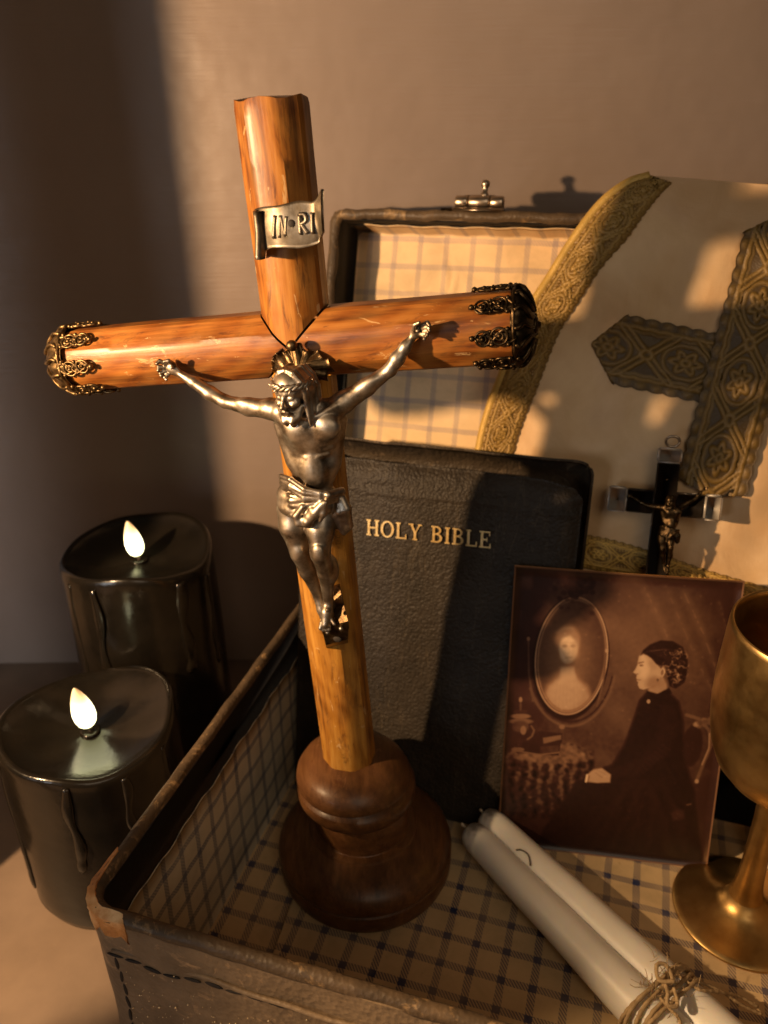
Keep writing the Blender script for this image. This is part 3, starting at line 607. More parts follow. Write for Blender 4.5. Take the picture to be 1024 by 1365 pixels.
class Field:
    def __init__(s, lo, hi, h):
        s.lo = np.array(lo, float); s.h = h; s.n = np.ceil((np.array(hi) - lo) / h).astype(int) + 1
        s.F = np.full(s.n, 9., np.float32)
    def sub(s, lo, hi):
        a = np.maximum(0, np.floor((lo - s.lo) / s.h).astype(int)); b = np.minimum(s.n, np.ceil((hi - s.lo) / s.h).astype(int) + 1)
        if (b <= a).any(): return None, None
        g = np.meshgrid(*[s.lo[i] + s.h * np.arange(a[i], b[i]) for i in range(3)], indexing='ij', sparse=True)
        return tuple(slice(a[i], b[i]) for i in range(3)), g
    def comb(s, sl, d, k, op):
        f = s.F[sl]; d = d.astype(np.float32)
        if op == 'add': hh = np.clip(.5 + .5 * (f - d) / k, 0, 1); s.F[sl] = f * (1 - hh) + d * hh - k * hh * (1 - hh)
        else: hh = np.clip(.5 - .5 * (f + d) / k, 0, 1); s.F[sl] = f * (1 - hh) - d * hh + k * hh * (1 - hh)
    def cap(s, a, b, r0, r1, k=.1, op='add'):
        a = np.asarray(a, float); b = np.asarray(b, float); m = max(r0, r1) + 2.5 * k + .05
        sl, g = s.sub(np.minimum(a, b) - m, np.maximum(a, b) + m)
        if sl is None: return
        ab = b - a; L2 = (ab ** 2).sum() + 1e-9
        t = np.clip(((g[0] - a[0]) * ab[0] + (g[1] - a[1]) * ab[1] + (g[2] - a[2]) * ab[2]) / L2, 0, 1)
        d = np.sqrt((g[0] - a[0] - t * ab[0]) ** 2 + (g[1] - a[1] - t * ab[1]) ** 2 + (g[2] - a[2] - t * ab[2]) ** 2) - (r0 + (r1 - r0) * t)
        s.comb(sl, d, k, op)
    def poly(s, P, R_, k=.1, op='add'):
        for i in range(len(P) - 1): s.cap(P[i], P[i + 1], R_[i], R_[i + 1], k, op)
    def ell(s, c, r, k=.1, op='add', rot=0, tilt=0):
        c = np.asarray(c, float); r = np.asarray(r, float); m = r.max() + 2.5 * k + .05; sl, g = s.sub(c - m, c + m)
        if sl is None: return
        x, y, z = g[0] - c[0], g[1] - c[1], g[2] - c[2]
        if rot: x, y = x * cos(rot) + y * sin(rot), -x * sin(rot) + y * cos(rot)
        if tilt: y, z = y * cos(tilt) + z * sin(tilt), -y * sin(tilt) + z * cos(tilt)
        k0 = np.sqrt((x / r[0]) ** 2 + (y / r[1]) ** 2 + (z / r[2]) ** 2); k1 = np.sqrt((x / r[0] ** 2) ** 2 + (y / r[1] ** 2) ** 2 + (z / r[2] ** 2) ** 2) + 1e-6
        s.comb(sl, k0 * (k0 - 1) / k1, k, op)
def Q(px, py, wv):            # figure coordinates (right, up, out) for a spot seen at px,py standing wv out of the cross's middle plane
    p = X(px, py, wv) - J; return np.array([p @ E1, p @ E2, wv])
fig_w = lambda V: J + V[:, :1] * E1 + V[:, 1:2] * E2 + V[:, 2:] * E3
fl = Field((-4.3, -9.0, .55), (4.4, 1.6, 3.4), .027)
A_ = fl
# torso
A_.ell(Q(415, 572, 1.50), (.82, .80, .52), .1); A_.ell(Q(418, 618, 1.48), (.66, .80, .42), .15); A_.ell(Q(411, 662, 1.52), (.82, .62, .52), .15)
A_.ell(Q(399, 571, 1.86), (.42, .33, .22), .10); A_.ell(Q(434, 569, 1.86), (.40, .33, .22), .10)
A_.cap(Q(376, 549, 1.62), Q(398, 578, 1.75), .26, .25, .15); A_.cap(Q(445, 545, 1.55), Q(432, 576, 1.72), .24, .24, .15)
A_.cap(Q(378, 565, 1.35), Q(394, 612, 1.40), .26, .28, .15); A_.cap(Q(451, 560, 1.35), Q(442, 615, 1.40), .24, .26, .15)
for sx, xs in ((-1, (389, 394, 399)), (1, (447, 443, 438))):        # ribs
    for k in range(3): A_.cap(Q(xs[k], 586 + k * 9, 1.68 + .03 * k), Q(416 + sx * (15 - k * 3), 592 + k * 8, 1.86), .06, .035, .07)
A_.ell(Q(417, 628, 1.82), (.36, .50, .20), .14)
A_.cap(Q(414, 556, 2.12), Q(417, 596, 2.14), .05, .05, .10, 'cut'); A_.cap(Q(417, 600, 2.06), Q(421, 645, 2.08), .035, .03, .08, 'cut')
A_.cap(Q(416, 598, 2.12), Q(399, 611, 2.00), .045, .05, .10, 'cut'); A_.cap(Q(417, 598, 2.12), Q(436, 609, 2.00), .045, .05, .10, 'cut')
A_.ell(Q(422, 645, 2.06), (.05, .07, .08), .05, 'cut')
A_.cap(Q(379, 546, 1.75), Q(410, 557, 1.98), .085, .06, .08); A_.cap(Q(447, 541, 1.68), Q(420, 556, 1.98), .085, .06, .08)
# arms
A_.poly([Q(379, 549, 1.5), Q(362, 545, 1.45), Q(332, 543, 1.35), Q(300, 535, 1.25)], [.31, .28, .225, .17], .1)
A_.poly([Q(300, 535, 1.25), Q(280, 524, 1.2), Q(258, 509, 1.12), Q(240, 498, 1.05)], [.18, .19, .145, .10], .08)
A_.ell(Q(335, 539, 1.42), (.42, .17, .17), .08, rot=-.12)
A_.poly([Q(444, 546, 1.45), Q(458, 536, 1.38), Q(488, 517, 1.28), Q(520, 493, 1.2)], [.31, .28, .22, .16], .1)
A_.poly([Q(520, 493, 1.2), Q(530, 478, 1.16), Q(541, 462, 1.1), Q(549, 451, 1.05)], [.17, .18, .14, .10], .08)
A_.ell(Q(487, 514, 1.36), (.42, .17, .17), .08, rot=.62)
A_.cap(Q(391, 549, 1.55), Q(401, 540, 1.6), .22, .2, .12); A_.cap(Q(436, 545, 1.5), Q(420, 538, 1.55), .22, .2, .12)
# hands: palm, four fingers curled over the nail, thumb
A_.ell(Q(230, 492, 1.08), (.24, .16, .09), .05, rot=-.45); A_.ell(Q(556, 442, 1.08), (.22, .15, .09), .05, rot=.85)
for (a, b, c) in (((221, 485), (213, 481), (209, 485)), ((219, 490), (212, 489), (211, 494)), ((220, 495), (214, 497), (215, 501)), ((224, 499), (220, 503), (222, 506))):
    A_.poly([Q(*a, 1.12), Q(*b, 1.18), Q(*c, 1.25)], [.065, .055, .045], .02)
A_.poly([Q(232, 486, 1.15), Q(225, 481, 1.28), Q(219, 482, 1.32)], [.07, .055, .045], .02)
for (a, b, c) in (((562, 434), (570, 430), (573, 434)), ((564, 438), (571, 436), (573, 441)), ((564, 442), (570, 442), (570, 447)), ((562, 446), (567, 448), (566, 452))):
    A_.poly([Q(*a, 1.12), Q(*b, 1.18), Q(*c, 1.25)], [.065, .055, .045], .02)
A_.poly([Q(552, 440, 1.15), Q(553, 433, 1.26), Q(559, 430, 1.32)], [.07, .055, .045], .02)
# neck, head (bowed to its right), hair and beard
A_.cap(Q(409, 552, 1.6), Q(396, 530, 1.75), .28, .25, .12)
HC = Q(391, 523, 1.92)
def rotm(p, y, r_):
    p, y, r_ = math.radians(p), math.radians(y), math.radians(r_)
    Rx = np.array([[1, 0, 0], [0, cos(p), -sin(p)], [0, sin(p), cos(p)]]); Ry = np.array([[cos(y), 0, sin(y)], [0, 1, 0], [-sin(y), 0, cos(y)]]); Rz = np.array([[cos(r_), -sin(r_), 0], [sin(r_), cos(r_), 0], [0, 0, 1]])
    return Rz @ Ry @ Rx
HR = rotm(3, -14, 4); HS = .96
def Hl(x, y, z): return HC + HR @ (np.array([x, y, z]) * HS)       # head's own axes: right, up, forward
def hcap(a, b, r0, r1, k=.04, op='add'): A_.cap(Hl(*a), Hl(*b), r0 * HS, r1 * HS, k, op)
def hpoly(P, R_, k=.03): A_.poly([Hl(*p) for p in P], [q * HS for q in R_], k)
hcap((0, .20, .06), (0, .20, -.16), .44, .45, .06); hcap((0, .04, .12), (0, -.34, .18), .35, .27, .08)
for sx in (-1, 1):
    hcap((sx * .20, -.42, .14), (0, -.60, .34), .15, .12, .06); hcap((sx * .27, .115, .36), (sx * .07, .10, .455), .045, .05, .03)
    hcap((sx * .17, .0, .52), (sx * .17, .0, .49), .105, .095, .04, 'cut'); hcap((sx * .19, -.015, .355), (sx * .15, -.015, .365), .08, .08, .015)
    hcap((sx * .25, -.15, .30), (sx * .20, -.19, .36), .12, .10, .05); hcap((sx * .065, -.245, .52), (sx * .05, -.25, .55), .048, .04, .02)
    hcap((sx * .15, -.20, .50), (sx * .19, -.40, .44), .03, .03, .04, 'cut')
    hpoly([(sx * .02, -.335, .535), (sx * .10, -.37, .50), (sx * .19, -.47, .40)], [.04, .045, .025], .02)
    for k in range(5):
        hpoly([(sx * (.31 - .045 * k), -.30 - .05 * k, .16 + .05 * k), (sx * (.25 - .035 * k), -.54 - .03 * k, .28 + .035 * k), (sx * (.12 - .012 * k), -.80 + .01 * k, .34 + .012 * k)], [.08, .08, .035], .04)
    for k in range(7):
        z0 = .17 - .095 * k + .03 * sin(k * 2.6 + sx)
        hpoly([(sx * .02, .655 - .03 * k, z0 * .9), (sx * (.22 + .02 * sin(k * 3.1)), .60 + .015 * sin(k * 1.9), z0), (sx * .40, .36, z0 - .02), (sx * .445, .05, z0 - .08), (sx * (.43 + .03 * sin(k * 2)), -.28, z0 - .10), (sx * (.44 + .04 * sin(k * 1.3)), -.58, z0 - .10 + .05 * sin(k)), (sx * (.48 + .05 * sin(k * 2.1)), -.86 - .04 * (k % 3), z0 - .06)], [.05, .07, .08, .085, .08, .07, .03], .018)
hpoly([(0, .08, .44), (0, -.08, .525), (0, -.21, .60)], [.04, .045, .058], .025)
hcap((-.09, -.39, .485), (.09, -.39, .485), .032, .032, .02); hcap((-.07, -.455, .475), (.07, -.455, .475), .036, .036, .02); hcap((-.11, -.422, .535), (.11, -.422, .535), .010, .010, .012, 'cut')
# legs and feet
A_.poly([Q(391, 678, 1.50), Q(392, 700, 1.62), Q(400, 737, 1.72)], [.46, .40, .265], .14)
A_.poly([Q(400, 737, 1.72), Q(410, 760, 1.50), Q(424, 793, 1.28)], [.26, .235, .145], .10); A_.ell(Q(408, 757, 1.40), (.24, .42, .24), .08, rot=.35)
A_.poly([Q(430, 684, 1.52), Q(427, 706, 1.78), Q(427, 737, 2.02)], [.42, .37, .27], .14)
A_.poly([Q(427, 737, 2.02), Q(435, 764, 1.75), Q(438, 802, 1.50)], [.265, .23, .145], .10); A_.ell(Q(440, 758, 1.60), (.25, .46, .27), .08, rot=.08)
A_.ell(Q(424.5, 735, 2.22), (.17, .19, .10), .07); A_.ell(Q(398, 735, 1.93), (.16, .18, .09), .07)
A_.poly([Q(424, 793, 1.28), Q(430, 812, 1.35), Q(433, 824, 1.45)], [.15, .16, .13], .08)
A_.poly([Q(438, 802, 1.50), Q(436, 816, 1.68), Q(434, 832, 1.85)], [.15, .165, .12], .08); A_.ell(Q(440, 807, 1.35), (.16, .18, .16), .08)
for k, (a, b) in enumerate((((429, 830), (427, 838)), ((432, 831), (431, 840)), ((435.5, 831), (435, 840)), ((439, 830), (439, 839)), ((442, 826), (446, 832)))):
    A_.cap(Q(*a, 1.85 - .02 * k), Q(*b, 1.92 - .02 * k), .06, .055, .025)
A_.ell(Q(437, 813, 1.90), (.075, .075, .07), .02)
V, Fc = surface_nets(fl.F, fl.lo, fl.h)
corpus = mk('figure', fig_w(V), Fc, 'corpus', cross, gc=V)
# loincloth
fc = Field((-1.5, -5.9, .6), (2.2, -2.7, 3.0), .028)
fc.ell(Q(410, 660, 1.52), (.86, .46, .58), .1); fc.ell(Q(400, 672, 1.56), (.64, .36, .55), .12); fc.ell(Q(424, 670, 1.60), (.52, .36, .52), .12)
for k in range(10):
    f = k / 9; y0 = 636 + f * 46; x0 = 371.5 + 3 * f
    fc.poly([Q(x0 + 2, y0 - 3, 1.30), Q(x0 + 5, y0 - 1, 1.72), Q(x0 + 16, y0 + 3 + 3 * sin(k * 1.7), 2.04), Q(406, 652 + f * 29 + 2 * sin(k * 2.3), 2.16), Q(427, 657 + f * 17, 2.16), Q(449, 658 + f * 9, 1.84)], [.05, .07, .075 + .015 * sin(k * 2.9), .07, .06, .05], .028)
fc.poly([Q(420, 655, 2.08), Q(438, 660, 2.1), Q(455, 655, 1.75)], [.07, .10, .12], .05)
for (P, R_) in (([(404, 676), (395, 688), (398, 697), (408, 690)], [.08, .10, .10, .06]), ([(430, 672), (421, 683), (410, 696), (405, 700)], [.10, .14, .13, .06]), ([(434, 670), (431, 684), (427, 694)], [.08, .10, .05]), ([(416, 679), (412, 688), (414, 699)], [.08, .09, .06]),
                ([(396, 692), (402, 698), (412, 702)], [.08, .07, .05])):
    fc.poly([Q(x, y, 2.22) for x, y in P], R_, .05)
for (P, R_) in (([(450, 660), (454, 680), (457, 700), (456, 708)], [.14, .17, .17, .08]), ([(453, 658), (461, 678), (463, 700), (459, 710)], [.12, .15, .16, .08]), ([(446, 662), (447, 684), (450, 702)], [.10, .13, .10])):
    fc.poly([Q(x, y, 1.62 + .1 * sin(i * 2)) for i, (x, y) in enumerate(P)], R_, .05)
V2, F2 = surface_nets(fc.F, fc.lo, fc.h); mk('loincloth', fig_w(V2), F2, 'corpus', corpus, gc=V2)
# crown of thorns
mb = MB()
for q_ in range(3):
    P = []
    for t in np.linspace(0, 2 * pi, 60):
        rr = 1 + .06 * sin(t * 7 + q_ * 2.1); P.append(Hl(.50 * rr * cos(t), .28 + .05 * cos(t * 7 + q_ * 2.1), -.04 + .53 * rr * sin(t)))
    V_, F_, _ = tube(np.array(P), .055, 7, caps=False); mb.add(fig_w(V_), F_)
for k in range(16):
    t = k * 2 * pi / 16 + .2; p = Hl(.52 * cos(t), .28, -.04 + .55 * sin(t)); q = Hl(.64 * cos(t + .18), .28 + .11 * (1 if k % 2 else -1), -.04 + .67 * sin(t + .18))
    V_, F_, _ = tube(np.array([p, (p + q) / 2, q]), [.035, .026, .005], 5); mb.add(fig_w(V_), F_)
mb.mk('crown_of_thorns', 'corpus', corpus)
# foot rest
def footrest():
    q = lambda x, y, wv: X(x, y, wv)
    pts_b = [q(420, 788, .80), q(453, 778, .80), q(466, 838, .80), q(430, 846, .80)]; pts_f = [q(424, 790, .92), q(452, 781, .92), q(464, 828, 1.75), q(428, 838, 1.75)]
    m = MB().add(pts_b + pts_f, [(4, 5, 6, 7), (3, 2, 1, 0), (0, 1, 5, 4), (1, 2, 6, 5), (2, 3, 7, 6), (3, 0, 4, 7)])
    f = m.mk('foot_rest', 'old_bronze', cross, smooth=False)
    b = [q(430, 841, .82), q(465, 833, .82), q(464, 857, .82), q(435, 864, .82)]; fr = [q(429, 838, 1.80), q(465, 829, 1.80), q(464, 852, 1.55), q(435, 860, 1.55)]
    MB().add(b + fr, [(4, 5, 6, 7)[::-1], (3, 2, 1, 0), (0, 1, 5, 4), (1, 2, 6, 5), (2, 3, 7, 6), (3, 0, 4, 7)]).mk('front_block', 'old_bronze', f, smooth=False)
    for (x, y) in ((437, 843), (455, 838)): mk('rivet', *ball(q(x, y, 1.80), .075, 10, 6), 'corpus', f)
    mk('nail_hole', *ball(q(450, 852, 1.63), (.14, .10, .05), 12, 6, (E1, E2, E3)), 'gap', f)
footrest()
for nm, p in (('nail', Q(229, 490, 1.20)), ('nail', Q(557, 441, 1.20))): mk(nm, *ball(fig_w(p[None])[0], (.06, .06, .05), 8, 6), 'corpus', cross)
#@@PILLARS
# ------------------------------------------------------------------ black pillar candles with LED flames
def pillar(c, R0, H, label, drips, dish, tiltdir, flame_h):
    root = empty('pillar_candle', (c[0], c[1], ZT), label, 'candle', 'black pillar candles')
    n = 96; V = []; C = []
    prof = [(.2, 0.0), (.96, 0.0), (1.0, .05)] + [(1.0, f) for f in np.linspace(.12, .94, 12)] + [(1.0, .97), (.985, .99), (.95, 1.0), (.90, 1 - .12 / H), (.80, 1 - .30 / H), (.6, 1 - .52 / H), (.4, 1 - .64 / H), (.2, 1 - .68 / H), (.02, 1 - .68 / H)]
    for (r, z) in prof:
        for k in range(n):
            a = 2 * pi * k / n; zz_ = 1 if k * 0 + z > 1 - .7 / H and r < .96 else z; topw = dish(a) if zz_ > .93 else dish(a) * max(0, (z - .6) / .33) if z > .6 else 0
            rr = R0 * r * (1 + (.012 * sin(3 * a + z * 4) + .006 * sin(7 * a - z * 9)) * (1 if r > .85 else .3))
            fall = (r if zz_ == 1 and r < .96 else 1)
            V.append((c[0] + rr * cos(a), c[1] + rr * sin(a), ZT + H * z + topw * fall)); C.append((rr * cos(a), rr * sin(a), H * z))
    Fc = grid_faces(len(prof), n, True); Fc.append(list(range(n))[::-1])
    body = mk('wax_body', V, Fc, 'wax', root, gc=C)
    for (a, z0, z1, wd) in drips:
        a = math.radians(a); ns = 30; P = []; rs = []
        for i in range(ns):
            t = i / (ns - 1); z = L_(H * z0 + dish(a) * max(0, (z0 - .6) / .33), H * z1, t); aa = a + .02 * sin(t * 9 + a * 7)
            rr = R0 * 1.004; P.append((c[0] + rr * cos(aa), c[1] + rr * sin(aa), ZT + z)); rs.append(wd * (.9 + .25 * sin(t * 13 + a)) * (1 if t < .86 else 1.0 + .45 * sin((t - .86) / .14 * pi)) * (1 if t < .97 else .7))
        mk('wax_drip', *tube(np.array(P), np.array(rs), 9, flat=.42, ref=(cos(a), sin(a), 0))[:2], 'wax', body)
    z = ZT + H - .68
    mk('led_socket', *lathe([(.36, -.05), (.36, .05), (.32, .09), (.2, .07), (.02, .06)], (c[0], c[1], z), ZH, 24)[:2], 'wax', root)
    mk('wick', *lathe([(.09, 0), (.09, .32), (.01, .33)], (c[0] + .03, c[1], z), ZH, 10)[:2], 'wick', root)
    pr = [(.02, .18), (.20, .22), (.30, .34), (.36, .55), (.37, .75), (.34, 1.0), (.28, 1.25), (.19, 1.5), (.11, 1.68), (.05, 1.78), (.01, 1.82)]; fh = flame_h / 1.82
    Vf, Ff, Cf = lathe([(r * fh * 1.0, zz * fh) for r, zz in pr], (c[0], c[1], z + .1), norm((-.10, -.05, 1)), 24)
    Cf = np.array(Cf); Cf[:, 2] = (Cf[:, 2] - Cf[:, 2].min()) / np.ptp(Cf[:, 2]); mk('led_flame', Vf, Ff, 'flame', root, gc=Cf)
    return root
pillar((-10.45, 22.2), 3.02, 7.15, 'shorter black pillar candle with long wax drips, standing in front', [(-142, .97, .12, .17), (-147, .90, .30, .12), (-87, .97, .42, .18), (-52, .97, .50, .16), (-20, .96, .4, .14), (150, .97, .3, .16)],
       lambda a: .24 * sin(2 * a + .6) + .08 * sin(a) + .06 * sin(3 * a) + .03 * sin(7 * a), 0, 1.9)
pillar((-9.95, 28.6), 3.0, 10.4, 'taller black pillar candle with a dipped rim, standing by the wall', [(-133, .96, .45, .15), (-108, .96, .50, .20), (-45, .97, .55, .26), (-15, .95, .5, .16)],
       lambda a: .22 * sin(2 * a - 1.2) - .22 * math.exp(-((((a + 1.75 + pi) % (2 * pi)) - pi) / .4) ** 2) + .14 * sin(3 * a) + .03 * sin(7 * a), 0, 1.75)
#@@BIBLE
# ------------------------------------------------------------------ bible
BL = math.radians(12); BO = G(0, 6.75, .10); BA = cos(BL) * ZH + sin(BL) * VH; BN = -cos(BL) * VH + sin(BL) * ZH
def bp(u, a, n): return BO + u * UH + a * BA + n * BN
bib = empty('bible', bp(2, 0, -.8), 'black leather bible with gilt title on its cover, leaning in the open suitcase', 'book')
U0, U1, HB = -2.55, 7.35, 13.9
def cover(name, n0, h, u1, edge, mat, side):
    nu, na = 120, 150; A = np.zeros((nu, na, 3)); C = np.zeros((nu, na, 3))
    for i in range(nu):
        for j in range(na):
            u = L_(U0, u1, i / (nu - 1)); a = L_(0, h, j / (na - 1)); rc = .42
            du = max(0, u - (u1 - rc)); da = max(0, a - (h - rc))          # rounded outer corner
            if du > 0 and da > 0:
                m = max(du, da); l = math.hypot(du, da); u = u1 - rc + du * m / l; a = h - rc + da * m / l
            eu = max(0, (u - (u1 - edge)) / edge); ea = max(0, (a - (h - edge)) / edge); e = max(eu, ea); cn = eu * ea
            k = side * ((.30 if side < 0 else .95) * e ** 2.2) + .08 * sin(a * 1.9) * eu + .06 * sin(u * 1.4 + 1) * ea + side * .22 * cn * sin((u - a) * 4.5) + .05 * ea * sin(u * 3.1 + side) + .05 * eu * sin(a * 2.7)
            fold = .05 * math.exp(-((a - (h - 1.05 - .05 * sin(u * 1.3))) / .07) ** 2) * (1 if side < 0 else 0)
            fold -= .04 * (1 if a > h - 1.0 and side < 0 else 0)
            crease = .02 * math.exp(-((u - 3.2 - .25 * sin(a * 1.1)) / .10) ** 2) * (1 if 3 < a < 10 else 0) * (side < 0)
            und = .03 * sin(u * .9 + a * .5) + .02 * sin(a * 1.3 - u)
            dr = -.35 * max(0, (a - (h - 2.2)) / 2.2) ** 2 * max(0, (u - u1 + 2.2) / 2.2) ** 2 if side < 0 else 0
            A[i, j] = bp(u, a + dr, n0 + k + fold + und + crease); C[i, j] = (u, a, n0 * 3)
    V, Fc = solid_grid(A, .10); return mk(name, V, Fc, mat, bib, gc=np.vstack([C.reshape(-1, 3)] * 2))
cover('front_cover', 0.0, HB - .1, U1 + .25, .8, 'bible', -1)
cover('back_cover', -1.95, HB + .42, U1 + .40, .8, 'bible_back', 1)
pb = MB().add(*box(BO, UH, BA, BN, (U0 + .15, .25, -1.86), (U1 - .55, HB - .62, -.28), .12)[:2]); pb.mk('page_block', 'pages', bib)
sp = np.array([[bp(U0 + .12 - .28 * sin(pi * s), L_(0, HB, t), L_(-2.0, -.03, s)) for t in np.linspace(0, 1, 20)] for s in np.linspace(0, 1, 12)])
V, Fc = solid_grid(sp, .1); mk('spine', V, Fc, 'bible', bib)
def title():
    # letters placed along the cover where the gilt stamping sits
    p0 = hit(488, 713, bp(0, 0, .08), BN); p1 = hit(655, 730.5, bp(0, 0, .08), BN); a0 = (p0 - BO) @ BA; a1 = (p1 - BO) @ BA; u0 = (p0 - BO) @ UH; u1 = (p1 - BO) @ UH
    dirv = norm(p1 - p0); upv = norm(np.cross(BN, dirv)); Wt = np.linalg.norm(p1 - p0); hh = .60
    k = [0]
    let = {'H': 1.0, 'O': 1.02, 'L': .88, 'Y': .98, ' ': .50, 'B': .86, 'I': .50, 'E': .86}
    s = 'HOLY BIBLE'; tot = sum(let[c] + .08 for c in s) - .08; sc = Wt / tot; x = 0
    M_ = MB()
    def quad(pts):
        k[0] += 1; off = .085 + .0006 * k[0]; M_.add([p0 + dirv * (X_ * sc) + upv * (Y_ * hh) + BN * (off - .08) for X_, Y_ in pts] + [p0 + dirv * (X_ * sc) + upv * (Y_ * hh) + BN * (off - .105) for X_, Y_ in pts],
              [list(range(len(pts)))] + [[i, i + len(pts), (i + 1) % len(pts) + len(pts), (i + 1) % len(pts)] for i in range(len(pts))])
    def bar(x0, y0, x1, y1): quad([(x0, y0), (x1, y0), (x1, y1), (x0, y1)])
    def serif(xc, y, wd=.34, t=.09): bar(xc - wd / 2, y, xc + wd / 2, y + t)
    def stem(xc, t=.17): bar(xc - t / 2, 0, xc + t / 2, 1); serif(xc, 0); serif(xc, .91)
    def ringp(cx, cy_, rx, ry, tx, ty, a0=0, a1=2 * pi, n=28):
        an = np.linspace(a0, a1, n)
        for i in range(n - 1):
            a, b = an[i], an[i + 1]
            quad([(cx + rx * cos(a), cy_ + ry * sin(a)), (cx + rx * cos(b), cy_ + ry * sin(b)), (cx + (rx - tx) * cos(b), cy_ + (ry - ty) * sin(b)), (cx + (rx - tx) * cos(a), cy_ + (ry - ty) * sin(a))])
    for ch in s:
        wd = let[ch]
        if ch == 'H': stem(x + .20); stem(x + wd - .20); bar(x + .2, .46, x + wd - .2, .55)
        if ch == 'O': ringp(x + wd / 2, .5, .49, .52, .17, .09)
        if ch == 'L': stem(x + .22); bar(x + .2, 0, x + wd - .06, .09); bar(x + wd - .14, 0, x + wd - .05, .30)
        if ch == 'Y':
            quad([(x + .10, 1), (x + .28, 1), (x + .56, .48), (x + .42, .45)]); quad([(x + .80, 1), (x + .88, 1), (x + .56, .46), (x + .48, .46)]); bar(x + .41, 0, x + .58, .5); serif(x + .5, 0); serif(x + .19, .92, .36, .08); serif(x + .84, .92, .28, .08)
        if ch == 'B':
            bar(x + .12, 0, x + .29, 1); bar(x + .02, 0, x + .45, .085); bar(x + .02, .915, x + .45, 1); bar(x + .2, .475, x + .45, .56)
            ringp(x + .42, .755, .32, .245, .15, .085, -pi / 2, pi / 2, 14); ringp(x + .44, .28, .38, .28, .17, .085, -pi / 2, pi / 2, 14)
        if ch == 'I': stem(x + .25)
        if ch == 'E':
            bar(x + .12, 0, x + .29, 1); bar(x + .02, 0, x + .78, .085); bar(x + .02, .915, x + .74, 1); bar(x + .2, .46, x + .56, .54); bar(x + .74, 0, x + .82, .28); bar(x + .68, .74, x + .75, 1); bar(x + .52, .38, x + .58, .62)
        x += wd + .08
    M_.mk('gilt_title', 'gilt', bib, smooth=False)
title()
